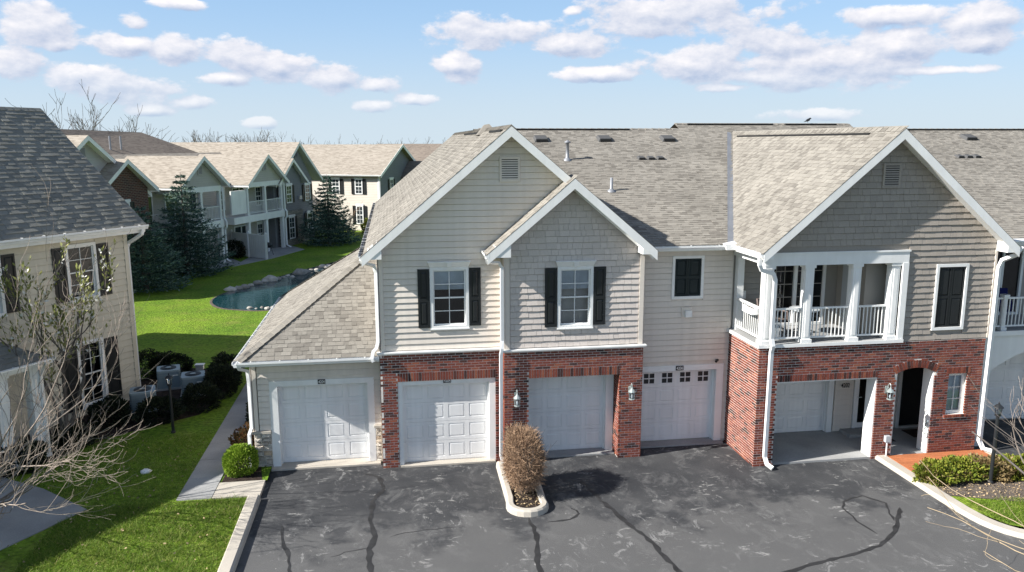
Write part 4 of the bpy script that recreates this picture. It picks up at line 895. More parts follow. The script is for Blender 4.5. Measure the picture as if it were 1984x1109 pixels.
# shake wall right of the balcony and the gable above
PX, PZ, PM = 12.46, 8.72, .857
wz5 = [(9.16, 13.12, 3.2, 5.66), (13.94, 14.86, 3.50, 5.26)]
gwp = MB(Mp); wall_boxes(gwp, 9.18, 15.62, 3.24, 5.90, .04, .24, wz5); gwp.prism([(9.20, .04, 5.90), (15.60, .04, 5.90), (PX, .04, PZ - .12)], (0, .2, 0)); gwp = gwp.build('siding_wall', W['shake_sage'], B)
shakes(P, gwp, Mp @ at(0, .04, 0), 9.19, 15.60, 3.245, 8.6, [(9.1, 13.13, 3.2, 5.67), (13.94, 14.86, 3.50, 5.26)], W['shake_sage'], gable=(PX, PZ - .1, PM))
blind_window(at(0, YF + .03, 0), 13.94, 14.86, 3.50, 5.26, 'dark')
MB().box(15.60, 15.66, YF - .005, YF + .12, 3.24, 5.66).build('corner_board', W['siding'], B)
gable_roof(P, B, PX, PZ, 8.96, 15.96, PM, 18.0, 28.1, True, False)
rtp = MB(); rtp.prism([(9.02, 17.985, 5.72), (9.02, 17.985, 5.56), (9.22, 17.985, 5.56), (9.22, 17.985, 5.90)], (0, .40, 0)); rtp.build('eave_return', W['white'], B)
rtp = MB(); rtp.prism([(15.62, 17.985, 5.98), (15.62, 17.985, 5.58), (15.92, 17.985, 5.58), (15.92, 17.985, 5.72)], (0, .40, 0)); rtp.build('eave_return', W['white'], B)
louvre(B, Mp @ at(0, .04, 0), 12.20, 12.69, 7.24, 7.86, 'shake_sage')
caps(P, main_roof, (PX, 18.0, PZ), (PX, 28.1, PZ), (-.76, 0, -.65), (.76, 0, -.65), W['shingle'], e=.22)
MB().box(PX - .20, PX - .13, 19.2, 27.2, PZ - .15, PZ - .095).build('ridge_vent', W['vent_black'], main_roof)
vf = MB(); a = np.array([8.98, ey, ez + .02]); b = np.array([12.46, 28.0, PZ + .02]); tt = (b - a) / np.linalg.norm(b - a)
vf.poly([tuple(a + np.array([-.18, 0, .012])), tuple(a + np.array([0, 0, -.0])), tuple(b + np.array([0, 0, -.02])), tuple(b + np.array([-.22, 0, .02]))]); vf.poly([tuple(a), tuple(a + np.array([.14, 0, .12])), tuple(b + np.array([.10, 0, .07])), tuple(b + np.array([0, 0, -.02]))]); vf.build('valley_flashing', W['metal_grey'], main_roof)
MB().box(8.97, 9.2, 18.02, 19.9, 5.55, 5.585).build('soffit', W['white'], B); MB().box(9.0, 9.03, 18.0, 19.8, 5.56, 5.72).build('fascia', W['white'], B)
gutter(B, (8.99, 17.98, 5.72), (8.99, 19.72, 5.72), (-1, 0, 0)); MB().hexa([(8.72, 19.60, 5.58), (9.0, 19.60, 5.58), (9.0, 19.80, 5.58), (8.72, 19.80, 5.58), (8.66, 19.60, 5.74), (9.0, 19.60, 5.74), (9.0, 19.80, 5.80), (8.66, 19.80, 5.74)]).build('gutter_corner', W['white_metal'], B)
downspout(B, [(8.93, 18.12, 5.62), (8.93, 18.12, 5.40), (9.0, 18.16, 5.27), (9.36, 18.24, 5.16), (9.43, 18.27, 5.0), (9.43, 18.27, 3.48), (9.44, 18.20, 3.30), (9.44, 18.26, 3.12), (9.44, 18.29, .30), (9.47, 18.20, .12), (9.56, 18.06, .06)], .05)
downspout(B, [(16.0, 18.04, 5.62), (15.98, 18.10, 5.50), (15.72, 18.26, 5.34), (15.68, 18.29, 5.15), (15.68, 18.29, 3.3), (15.66, 18.29, .36), (15.72, 18.20, .16), (15.90, 18.10, .12)], .055)
gutter(B, (15.96, 18.0, 5.72), (15.96, 19.6, 5.72), (1, 0, 0)); gutter(B, (16.05, 19.40, 5.70), (24, 19.40, 5.70), (0, -1, 0)); MB().box(15.66, 24, 19.41, 19.8, 5.52, 5.70).build('soffit', W['white'], B)

# --- next bay to the right, mostly outside the frame
ya = 18.75
ar = MB(); n = 14; x0a, x1a = 16.15, 19.6
for k in range(n):
    xa, xb = x0a + (x1a - x0a) * k / n, x0a + (x1a - x0a) * (k + 1) / n; za = 2.20 + .62 * math.sin(math.pi * k / n); zb = 2.20 + .62 * math.sin(math.pi * (k + 1) / n)
    ar.hexa([(xa, ya, za), (xb, ya, zb), (xb, ya + .25, zb), (xa, ya + .25, za), (xa, ya, 3.22), (xb, ya, 3.22), (xb, ya + .25, 3.22), (xa, ya + .25, 3.22)])
ar.box(15.70, 16.15, ya, ya + .25, 0.0, 3.22); ar.box(19.6, 20.0, ya, ya + .25, 0, 3.22); ar.build('arched_wall', W['white'], B)
MB().box(15.64, 20.0, ya - .06, 20.6, 3.22, 3.30).build('balcony_floor', W['concrete_grey'], B); MB().box(15.64, 20.0, ya - .08, ya - .061, 3.18, 3.31).build('balcony_trim', W['white'], B)
column(B, 16.42, ya + .08, 3.30, 4.30, .11); column(B, 18.6, ya + .08, 3.30, 4.30, .11)
railing(B, (15.72, ya + .08, 0), (16.36, ya + .08, 0), 3.40, 4.22); railing(B, (16.48, ya + .08, 0), (18.5, ya + .08, 0), 3.40, 4.22)
Mr = at(0, 20.55, 0); orr = [(15.9, 18.4, 3.3, 5.3)]
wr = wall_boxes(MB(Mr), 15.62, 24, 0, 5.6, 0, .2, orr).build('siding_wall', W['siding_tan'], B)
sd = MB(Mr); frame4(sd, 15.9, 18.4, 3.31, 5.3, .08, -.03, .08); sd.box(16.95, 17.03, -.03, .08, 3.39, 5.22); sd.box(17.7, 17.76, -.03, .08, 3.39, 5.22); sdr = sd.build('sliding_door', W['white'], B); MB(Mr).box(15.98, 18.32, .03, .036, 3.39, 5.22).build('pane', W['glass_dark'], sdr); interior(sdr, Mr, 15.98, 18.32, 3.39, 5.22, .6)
garage_door(B, at(0, 20.5, 0), 16.3, 18.9, .05, 2.2, .02, cas=(.15, .15, .14), face=-.03)
P.flush({'brick': 'brickwork', 'shingle': 'shingle_field', 'shake': 'shake_field', 'siding_board': 'siding_field', 'ridge_cap': 'ridge_cap_run'})
no_frame()

# ------------------------------------------------------------------ things fixed to or standing on the building
lantern('wall_lantern', 'pewter wall lantern on the brick left of the third garage door', 3.05, 19.47, 1.90, 'wall lanterns')
lantern('wall_lantern', 'pewter wall lantern on the brick pier between two garage doors', 6.12, 19.47, 1.92, 'wall lanterns')
lantern('wall_lantern', 'pewter wall lantern on the brick pier left of the arched doorway', 12.80, 18.35, 1.94, 'wall lanterns')
text_plate('house_number_sign', 'small black 4204 plate above the leftmost garage door', '4204', -2.04, -1.85, 2.245, 2.365, 20.198, 'house number plates')
text_plate('house_number_sign', 'small black 4204 plate above the garage door in the left brick bay', '4204', 1.18, 1.38, 2.245, 2.365, 19.795, 'house number plates')
text_plate('house_number_sign', 'small black 4206 plate above the garage door with windows', '4206', 7.64, 7.86, 2.165, 2.295, 20.188, 'house number plates')
text_plate('house_number_sign', 'black 4202 digits on siding beside the storm door', '4202', 12.66, 12.98, 1.36, 1.56, 20.27, 'house number plates', plate=False, col='plastic_film')
MB().box(9.40, 9.56, 20.14, 20.19, 4.14, 4.36).build('junction_box', W['white'], None); tag(bpy.context.scene.objects['junction_box'], 'small white junction box on siding beside the balcony corner', 'box')
o = thing('security_camera', 'small black security camera above the windowed garage door', 'camera', (8.83, 20.20, 2.42)); local_frame(o); MB().lathe((0, -.02, -.03), [(.045, 0), (.05, .02), (.045, .05)], 10).build('base', W['black_metal'], o); MB().tube([(0, -.03, 0), (-.07, -.12, -.02)], .035, 8).build('body', W['black_metal'], o); no_frame()
o = thing('outlet_post', 'white outlet box on a conduit beside the brick pier', 'outlet', (12.90, 18.28, .05)); local_frame(o); MB().tube([(0, 0, 0), (0, 0, .45)], .02, 6).build('conduit', W['white'], o); MB().box(-.07, .07, -.05, .05, .45, .62).build('outlet_box', W['grey_plastic'], o); no_frame()
o = thing('wall_ornament', 'grey scrolled metal ornament on the white doorway jamb', 'ornament', (14.13, 18.44, .55)); local_frame(o)
for k, (zc, r) in enumerate(((.0, .07), (.13, .09), (.27, .06), (.37, .045))): MB().tube([(0, r * math.cos(a), zc + r * math.sin(a)) for a in np.linspace(0, 2 * math.pi, 14)], .009, 5, False).build('scroll', W['lantern_metal'], o)
no_frame()
# balcony furniture
def chair(name, label, x, y, z, rz, matk, group=None):
    o = thing(name, label, 'chair', (x, y, z), rz, group); local_frame(o); mt = W[matk]
    MB().hexa([(-.25, -.26, .38), (.25, -.26, .38), (.25, .22, .36), (-.25, .22, .36), (-.25, -.27, .45), (.25, -.27, .45), (.25, .22, .42), (-.25, .22, .42)]).build('seat', mt, o)
    MB().hexa([(-.26, .20, .40), (.26, .20, .40), (.26, .26, .40), (-.26, .26, .40), (-.22, .34, .95), (.22, .34, .95), (.22, .39, .95), (-.22, .39, .95)]).build('backrest', mt, o)
    for sx in (-1, 1):
        MB().tube([(sx * .27, .24, .66), (sx * .30, .0, .65), (sx * .28, -.26, .63), (sx * .26, -.28, .40)], .028, 6).build('armrest', mt, o)
        for sy in (-.24, .2): MB().tube([(sx * .22, sy, .40), (sx * .24, sy * 1.1, 0)], .02, 6).build('leg', mt, o)
    no_frame(); return o
chair('wicker_chair', 'brown wicker chair behind the left bay of the balcony railing', 9.98, 19.35, 3.30, .5, 'wicker')
chair('patio_chair', 'blue patio chair by the downspout on the right hand balcony', 16.05, 19.6, 3.30, .4, 'blue', 'blue balcony chairs'); chair('patio_chair', 'blue patio chair at the right edge of the picture on the balcony', 17.0, 19.7, 3.30, -.6, 'blue', 'blue balcony chairs')
o = thing('side_table', 'light grey square side table behind the balcony corner', 'table', (9.72, 18.95, 3.30)); local_frame(o); MB().box(-.2, .2, -.2, .2, .42, .46).build('table_top', W['grey_plastic'], o)
MB().box(-.17, .17, -.17, .17, 0.0, .42).build('drawer_box', W['grey_plastic'], o); no_frame()
o = thing('patio_table', 'grey round patio table behind the middle balcony railing', 'table', (10.85, 19.3, 3.30)); local_frame(o); MB().lathe((0, 0, .66), [(.38, 0), (.40, .015), (.40, .03), (.38, .035)], 18).build('table_top', W['grey_plastic'], o); MB().tube([(0, 0, .03), (0, 0, .66)], .03, 8).build('pedestal', W['black_metal'], o)
MB().lathe((0, 0, 0), [(.24, 0), (.23, .03), (.04, .05)], 14).build('base', W['black_metal'], o); no_frame()
o = thing('planter_box', 'white planter box hung on the side balcony railing', 'planter', (9.17, 18.95, 4.02)); local_frame(o)
q = MB(); q.box(-.11, .06, -.28, .28, 0, .015); q.box(-.12, -.10, -.29, .29, 0.0, .17); q.box(.05, .07, -.29, .29, 0, .17); q.box(-.1, .05, -.29, -.27, 0, .17); q.box(-.1, .05, .27, .29, 0, .17); q.build('trough', W['white'], o); MB().box(-.10, .05, -.27, .27, .015, .13).build('soil', W['mulch'], o); no_frame()
# doormats
for (x0, x1, y0, y1, lb) in ((13.2, 13.9, 19.30, 19.7, 'dark doormat on the step before the storm door'), (14.6, 15.3, 19.5, 20.1, 'dark doormat inside the arched doorway')):
    z = .053 if x0 > 14 else .053; m = MB(); m.hexa([(x0, y0, z), (x1, y0, z), (x1, y1, z), (x0, y1, z), (x0 + .01, y0 + .01, z + .014), (x1 - .01, y0 + .01, z + .014), (x1 - .01, y1 - .01, z + .014), (x0 + .01, y1 - .01, z + .014)]); tag(m.build('doormat', W['mulch']), lb, 'doormat')
# bird on the ridge
o = thing('bird', 'small dark bird perched on the main roof ridge', 'bird', (15.9, 28.95, zr_(28.95) + .05))
local_frame(o); pts = [(-.16, 0, .03), (-.08, 0, .06), (-.02, 0, .09), (.05, 0, .12), (.085, 0, .16), (.11, 0, .165), (.15, 0, .155)]; MB().tube(pts, [.008, .022, .05, .048, .03, .027, .004], 8).build('body', W['black_metal'], o, True)
for sy in (-.015, .015): MB().tube([(.0, sy, .06), (.01, sy, 0)], .004, 4).build('leg', W['black_metal'], o)
no_frame()
# ------------------------------------------------------------------ neighbouring buildings
def lap_far(name, col, e=.155):
    m = mat(name, col, .65, .25); nt = m.node_tree; N = nt.nodes; L = nt.links; b = N['Principled BSDF']
    tc = N.new('ShaderNodeTexCoord'); s_ = N.new('ShaderNodeSeparateXYZ'); L.new(tc.outputs['Object'], s_.inputs[0])
    d = N.new('ShaderNodeMath'); d.operation = 'DIVIDE'; L.new(s_.outputs[2], d.inputs[0]); d.inputs[1].default_value = e
    f = N.new('ShaderNodeMath'); f.operation = 'FRACT'; L.new(d.outputs[0], f.inputs[0])
    iv = N.new('ShaderNodeMath'); iv.operation = 'SUBTRACT'; iv.inputs[0].default_value = 1.0; L.new(f.outputs[0], iv.inputs[1])
    bp = N.new('ShaderNodeBump'); bp.inputs['Strength'].default_value = .9; bp.inputs['Distance'].default_value = .03; L.new(iv.outputs[0], bp.inputs['Height']); L.new(bp.outputs[0], b.inputs['Normal'])
    n = N.new('ShaderNodeTexNoise'); n.inputs['Scale'].default_value = 1.2; L.new(tc.outputs['Object'], n.inputs['Vector']); mr = N.new('ShaderNodeMapRange'); L.new(n.outputs[0], mr.inputs[0]); mr.inputs[3].default_value = .88; mr.inputs[4].default_value = 1.1
    v = N.new('ShaderNodeVectorMath'); v.operation = 'SCALE'; v.inputs[0].default_value = col; L.new(mr.outputs[0], v.inputs['Scale']); L.new(v.outputs[0], b.inputs['Base Color']); return m
W['far_tan'] = lap_far('far_lap_siding_tan', (.47, .44, .39)); W['far_grey'] = lap_far('far_lap_siding_grey', (.20, .20, .205)); W['far_cream'] = lap_far('far_lap_siding_cream', (.56, .51, .44)); W['far_green'] = lap_far('far_lap_siding_sage', (.46, .45, .43))
def masonry_far(name, c1, c2, mo, bw, bh):
    m = mat(name, c1, .9, .15); nt = m.node_tree; N = nt.nodes; L = nt.links; b = N['Principled BSDF']
    tc = N.new('ShaderNodeTexCoord'); s_ = N.new('ShaderNodeSeparateXYZ'); L.new(tc.outputs['Object'], s_.inputs[0]); c = N.new('ShaderNodeCombineXYZ'); L.new(s_.outputs[0], c.inputs[0]); L.new(s_.outputs[2], c.inputs[1])
    t = N.new('ShaderNodeTexBrick'); t.inputs['Scale'].default_value = 1; t.inputs['Brick Width'].default_value = bw; t.inputs['Row Height'].default_value = bh; t.inputs['Mortar Size'].default_value = .012
    t.inputs['Color1'].default_value = c1 + (1,); t.inputs['Color2'].default_value = c2 + (1,); t.inputs['Mortar'].default_value = mo + (1,); L.new(c.outputs[0], t.inputs[0]); L.new(t.outputs[0], b.inputs['Base Color'])
    bp = N.new('ShaderNodeBump'); bp.inputs['Strength'].default_value = .6; bp.inputs['Distance'].default_value = -.02; L.new(t.outputs[1], bp.inputs['Height']); L.new(bp.outputs[0], b.inputs['Normal']); return m
W['far_brick'] = masonry_far('far_brown_brick', (.13, .055, .04), (.065, .04, .035), (.22, .18, .15), .3, .1)
W['far_stone'] = masonry_far('far_stacked_stone', (.36, .33, .27), (.22, .21, .18), (.16, .15, .13), .5, .14)

# --- house on the left, turned away from the row
LA = math.radians(90 - 33.73)
H = thing('apartment_building', 'beige sided house on the left with black shutters and dark shingle roof', 'building', (-8.47, 26.69, 0), LA); local_frame(H); P = Pieces(H); I = Matrix()
oh = [(-2.14, -1.12, 3.70, 5.42), (-2.08, -1.17, .34, 2.42), (-5.02, -4.05, 3.70, 5.42)]
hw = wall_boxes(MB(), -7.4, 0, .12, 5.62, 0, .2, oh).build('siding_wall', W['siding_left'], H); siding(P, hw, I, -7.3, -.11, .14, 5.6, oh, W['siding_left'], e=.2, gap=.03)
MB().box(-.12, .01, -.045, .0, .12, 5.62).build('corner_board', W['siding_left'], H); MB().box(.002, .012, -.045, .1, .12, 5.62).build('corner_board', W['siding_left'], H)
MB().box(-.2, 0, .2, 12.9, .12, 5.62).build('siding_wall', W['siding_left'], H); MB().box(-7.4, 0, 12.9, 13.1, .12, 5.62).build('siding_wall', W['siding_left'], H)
MB().prism([(0, .1, 5.6), (0, 12.9, 5.6), (0, 4.1, 9.2)], (-.15, 0, 0)).build('gable_wall', W['siding_left'], H)
MB().box(-7.4, -.03, .03, .2, -.2, .12).build('foundation', W['concrete'], H)
for (a, b, c, d) in oh: window(H, I, a, b, c, d, cas=.085, blind=.0, grid=(2, 2), sill=True)
for (a, b, c, d) in ((-2.56, -2.16, 3.74, 5.37), (-1.10, -.70, 3.72, 5.35), (-2.55, -2.10, .36, 2.36), (-1.13, -.68, .36, 2.36), (-4.03, -3.66, 3.74, 5.38)): shutter(H, I, a, b, c, d)
sl_, re, rr = .816, 5.85, 9.52
def house_roof(x0, x1, y0, yr_, y1, tabs):
    for (ye_, sg) in ((y0, 1), (y1, -1)):
        m = MB(); m.prism([(x0, ye_, re - .02), (x0, yr_, rr - .02), (x0, yr_, rr - .2), (x0, ye_, re - .2)], (x1 - x0, 0, 0)); m.build('roof_slab', W['white'], H)
        m = MB(); m.prism([(x0 - .02, ye_ - sg * .03, re - .024), (x0 - .02, yr_, rr + .002), (x0 - .02, yr_, rr - .01), (x0 - .02, ye_ - sg * .03, re - .035)], (x1 - x0 + .05, 0, 0)); rf = m.build('roof', W['shingle_under'], H)
        if tabs and sg > 0:
            hyp = math.hypot(yr_ - y0, rr - re); shingles(P, rf, WM.inverted() @ (WM @ Vector((x0, y0 - .03, re - .022))), (1, 0, 0), (0, (yr_ - y0) / hyp, (rr - re) / hyp), [(max(0, x1 - 8.5 - x0), 0), (x1 - x0 + .03, 0), (x1 - x0 + .03, hyp + .03), (max(0, x1 - 8.5 - x0), hyp + .03)], W['shingle_grey'], e=.19, wmin=.2, wmax=.42, thick=.026)
            caps(P, rf, (x1, yr_, rr), (x1 - 8, yr_, rr), (0, -.775, -.632), (0, .775, -.632), W['shingle_grey'], e=.25)
house_roof(-7.0, .40, -.45, 4.05, 13.4, True)  # unseen back slope stretched rearward to lengthen the shadow on the lawn
house_roof(-27.0, -7.0, -.88, 3.62, 8.12, False)  # added wing out of view, ridge set to place its lawn shadow edge
MB().box(-26.5, -7.4, -.43, -.2, 0, 5.7).build('siding_wall', W['siding_left'], H); MB().prism([(-7.2, -.43, 0), (-7.2, 7.7, 0), (-7.2, 7.7, 5.7), (-7.2, 3.62, 9.2), (-7.2, -.43, 5.7)], (-.2, 0, 0)).build('siding_wall', W['siding_left'], H)  # walls of the added, unseen wing
MB().box(-26.5, -7.4, 7.5, 7.7, 0, 5.7).build('siding_wall', W['siding_left'], H)
MB().box(-7.2, .38, -.44, 0.0, 5.58, 5.62).build('soffit', W['white'], H); MB().box(-7.2, .38, -.46, -.43, 5.6, 5.84).build('fascia', W['white'], H); gutter(H, (-7.2, -.46, 5.83), (.42, -.46, 5.83), (0, -1, 0), h=.14, w=.14)
downspout(H, [(.22, -.53, 5.70), (.20, -.52, 5.55), (.10, -.25, 5.36), (.06, -.05, 5.25), (.055, .03, 5.1), (.055, .05, .3)], .05)
# entrance porch of the left house
pr = MB(); px0, px1, py0 = -9.2, -4.42, -2.25; ze_ = 2.82
pr.poly([(px0, py0, ze_), (px1, py0, ze_), (px1 - 1.3, 0, ze_ + .95), (px0, 0, ze_ + .95)]); pr.poly([(px1, py0, ze_), (px1, 0, ze_), (px1 - 1.3, 0, ze_ + .95)]); prf = pr.build('porch_roof', W['shingle_under'], H)
hy = math.hypot(2.25, .95); shingles(P, prf, (px0, py0 - .02, ze_), (1, 0, 0), (0, 2.25 / hy, .95 / hy), [(2.0, 0), (px1 - px0, 0), (px1 - px0 - 1.3, hy), (2.0, hy)], W['shingle_grey'], e=.19, wmin=.2, wmax=.42, thick=.026)
hy2 = math.hypot(1.3, .95); shingles(P, prf, (px1 + .02, py0, ze_), (0, 1, 0), (-1.3 / hy2, 0, .95 / hy2), [(0, 0), (2.25, 0), (2.25, hy2)], W['shingle_grey'], e=.19, wmin=.2, wmax=.42, thick=.026)
MB().box(px0, px1 - .05, py0 + .05, 0, ze_ - .2, ze_ - .03).build('porch_beam', W['white'], H)
gutter(H, (px0, py0, ze_ + .0), (px1, py0, ze_ + .0), (0, -1, 0)); gutter(H, (px1, py0 - .05, ze_ + .0), (px1, -.03, ze_ + .0), (1, 0, 0))
for (x, y) in ((-4.72, -1.9), (-5.65, -1.95), (-4.72, -.22)): column(H, x, y, .12, ze_ - .2, .3)
downspout(H, [(px1 - .1, py0 - .05, ze_ - .1), (px1 - .14, py0 + .1, ze_ - .25), (px1 - .2, -2.08, ze_ - .45), (px1 - .2, -2.08, .25)], .045)
MB().box(-9.2, -4.5, -2.05, 0.0, 0, .118).build('porch_floor', W['concrete_grey'], H)
P.flush({'shingle': 'shingle_field', 'siding_board': 'siding_field', 'ridge_cap': 'ridge_cap_run'}); no_frame()

# --- long building beyond the pond
def far_window(root, M, x0, x1, z0, z1, shut=.34, cas=.09, grid=(2, 2)):
    m = MB(M); frame4(m, x0, x1, z0, z1, cas, -.06, .02); zm = (z0 + z1) / 2; m.box(x0 + cas, x1 - cas, -.05, .02, zm - .035, zm + .035); m.box(x0 - .05, x1 + .05, -.09, .0, z1, z1 + .16); w = m.build('window', W['white'], root)
    for a, b in ((z0 + cas, zm - .035), (zm + .035, z1 - cas)):
        MB(M).box(x0 + cas, x1 - cas, -.025, -.018, a, b).build('pane', W['glass_far'], w)
        q = MB(M); q.box((x0 + x1) / 2 - .014, (x0 + x1) / 2 + .014, -.04, -.026, a, b); q.box(x0 + cas, x1 - cas, -.038, -.028, (a + b) / 2 - .014, (a + b) / 2 + .014); q.build('muntin', W['white'], w)
    if shut:
        for a, b in ((x0 - shut - .02, x0 - .02), (x1 + .02, x1 + shut + .02)): m = MB(M); frame4(m, a, b, z0, z1, .05, -.07, -.01); m.box(a + .04, b - .04, -.04, -.01, z0 + .04, z1 - .04); m.build('shutter', W['dark'], root)
    return w
W['glass_far'] = mat('far_window_glass', (.035, .045, .05), .06, .5)
def far_gable(root, px, pz, xl, xr, y0, y1, wx0, wx1, wy, wmat, m=.80, vent=True, wz0=0.0, roofmat='roof_far', ops=()):
    gable_roof(None, root, px, pz, xl, xr, m, y0, y1, False, False, tabs=False, fmat=roofmat, rake=.28)
    M = at(0, wy, 0); zc = pz - .15 - m * max(px - wx0, wx1 - px); g = MB(M); wall_boxes(g, wx0, wx1, wz0, zc, 0, .2, ops); g.prism([(wx0, 0, zc), (wx1, 0, zc), (px, 0, pz - .15)], (0, .2, 0)); g.build('gable_wall', W[wmat], root)
    if vent: louvre(root, M, px - .25, px + .25, pz - 1.25, pz - .65, wmat)
FA = math.radians(68)
K = thing('apartment_building', 'long beige apartment building beyond the pond with white balconies and brick gable', 'building', (-6.9, 70.8, 0), FA); local_frame(K); I = Matrix()
MB().box(-31, -6.3, 1.2, 10, 0, 5.5).build('wall', W['far_tan'], K); MB().box(-6.3, .15, .02, 11, 0, 5.4).build('wall', W['far_grey'], K)
# tan main roof and the higher rear roof
m = MB(); m.poly([(-31, .7, 5.5), (-3, .7, 5.5), (-3, 6.4, 7.62), (-31, 6.4, 7.62)]); m.poly([(-3, 6.4, 7.62), (-3, 12, 5.5), (-31, 12, 5.5), (-31, 6.4, 7.62)][::-1]); kr = m.build('roof', W['roof_far'], K)
MB().box(-29, -21.3, 6.3, 6.55, 7.6, 7.70).build('ridge_vent', W['vent_black'], kr)
gutter(K, (-21, .7, 5.5), (-5.4, .7, 5.5), (0, -1, 0)); MB().box(-31, -5.4, .7, 1.2, 5.36, 5.46).build('soffit', W['white'], K)
# grey end wing: two stacked gables
far_gable(K, -2.5, 8.45, -6.6, 1.45, -.4, 14, -6.3, .15, 0, 'far_grey', .80, wz0=5.2)
far_gable(K, -4.1, 7.15, -6.5, -1.7, -.65, 1.0, -5.75, -2.45, -.3, 'far_grey', .80, False, wz0=2.92)
MB().box(-5.75, -2.45, -.38, .0, 0, 2.9).build('stone_wall', W['far_stone'], K); MB().box(-2.45, .15, -.06, 0.0, 0, .30).build('stone_wall', W['far_stone'], K)
for (a, b, c, d, y) in ((-1.3, -.35, 3.48, 4.9, 0), (-1.2, -.22, .58, 2.48, -.06), (-4.98, -4.05, 3.56, 5.0, -.3), (-4.92, -3.95, .64, 2.44, -.38)): far_window(K, at(0, y, 0), a, b, c, d)
MB().box(-2.9, -2.55, -.45, -.31, 3.75, 4.05).build('vent_hood', W['siding'], K); MB().box(-2.75, -2.5, -.12, .0, .9, 1.1).build('vent_hood', W['siding'], K)
# balcony bays
for (pk, xl, xr, c0_, c1_) in ((-8.35, -11.35, -5.35, -11.0, -5.8), (-16.4, -19.1, -13.7, -18.7, -14.15)):
    far_gable(K, pk, 7.55, xl, xr, -.9, 5.0, c0_, c1_, -.5, 'far_tan', .72, True, 5.45)
    MB().box(c0_, c1_, -.55, -.3, 5.15, 5.5).build('balcony_beam', W['white'], K); MB().box(c0_, c0_ + .25, -.3, 1.2, 5.15, 5.5).build('balcony_beam', W['white'], K); MB().box(c0_, c1_, -.6, 1.2, 2.62, 3.12).build('balcony_floor', W['white'], K)
    for x in (c0_ + .14, (c0_ + c1_) / 2, c1_ - .14): column(K, x, -.4, 0, 2.62, .26); column(K, x, -.4, 3.12, 5.15, .22)
    for a, b in ((c0_ + .27, (c0_ + c1_) / 2 - .13), ((c0_ + c1_) / 2 + .13, c1_ - .27)): railing(K, (a, -.42, 0), (b, -.42, 0), 3.22, 4.1, .12)
    railing(K, (c1_ - .12, -.25, 0), (c1_ - .12, 1.15, 0), 3.22, 4.1, .12)
    for zf, zt in ((3.15, 5.1), (.1, 2.2)):
        m = MB(); xa = c0_ + .7; frame4(m, xa, xa + 1.9, zf, zt, .09, 1.12, 1.21); m.box(xa + .9, xa + 1.0, 1.12, 1.21, zf, zt); dr = m.build('patio_door', W['white'], K); MB().box(xa + .08, xa + 1.82, 1.16, 1.17, zf + .08, zt - .08).build('pane', W['glass_far'], dr)
        far_window(K, at(0, 1.2, 0), c1_ - 1.3, c1_ - .45, zf + .35, zt - .1, 0)
    downspout(K, [(c1_ + .1, -.5, 5.4), (c1_ + .05, -.6, 5.2), (c1_ + .05, -.6, 3.2), (c1_ + .05, -.75, 3.0), (c1_ + .05, -.75, 2.6), (c1_ + .05, -.6, 2.4), (c1_ + .05, -.6, .3), (c1_ + .2, -.9, .1)], .06)
far_window(K, at(0, 1.2, 0), -12.2, -11.2, 3.5, 5.08, 0); far_window(K, at(0, 1.2, 0), -12.4, -11.5, 1.1, 2.4, 0); MB().box(-12.9, -11.0, -.45, -.35, 3.3, 5.0).build('privacy_screen', W['white'], K); MB().box(-12.9, -11.0, -.6, 1.2, 2.62, 3.1).build('balcony_floor', W['white'], K)
# brick gable and the taller beige gable behind it
far_gable(K, -23.4, 7.5, -26.1, -20.9, -.7, 4.0, -25.6, -21.4, -.3, 'far_brick', .72, False, 0.0); MB().box(-25.6, -21.4, -.1, 1.2, 0, 5.5).build('wall', W['far_brick'], K)
far_gable(K, -25.6, 8.83, -30.6, -20.8, -.1, 9, -30, -21.2, .4, 'far_green', .72, True, 5.0)
far_window(K, at(0, -.3, 0), -24.1, -23.1, 3.5, 5.0, .36); far_window(K, at(0, 1.2, 0), -20.8, -20.2, 3.4, 5.1, 0)
m = MB(); frame4(m, -19.95, -19.2, 3.1, 5.1, .08, 1.12, 1.2); dr = m.build('balcony_door', W['white'], K); MB().box(-19.9, -19.25, 1.15, 1.16, 3.2, 5.0).build('pane', W['glass_far'], dr); MB().box(-21.2, -18.9, .2, 1.2, 2.62, 3.05).build('balcony_floor', W['white'], K); railing(K, (-20.6, .25, 0), (-18.9, .25, 0), 3.1, 4.0, .12)
# rear roof, steeper, its shade put into the shingle colour, with two pipes
m = MB(); m.poly([(-34, 7.2, 7.3), (-4, 7.2, 7.3), (-6.5, 11.5, 9.25), (-34, 11.5, 9.7)]); m.poly([(-34, 11.5, 9.7), (-6.5, 11.5, 9.25), (-6.5, 17, 6.0), (-34, 17, 6.0)]); k2 = m.build('roof', W['roof_dark'], K)
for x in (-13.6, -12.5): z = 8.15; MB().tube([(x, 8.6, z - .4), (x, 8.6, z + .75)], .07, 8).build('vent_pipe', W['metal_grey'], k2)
no_frame()

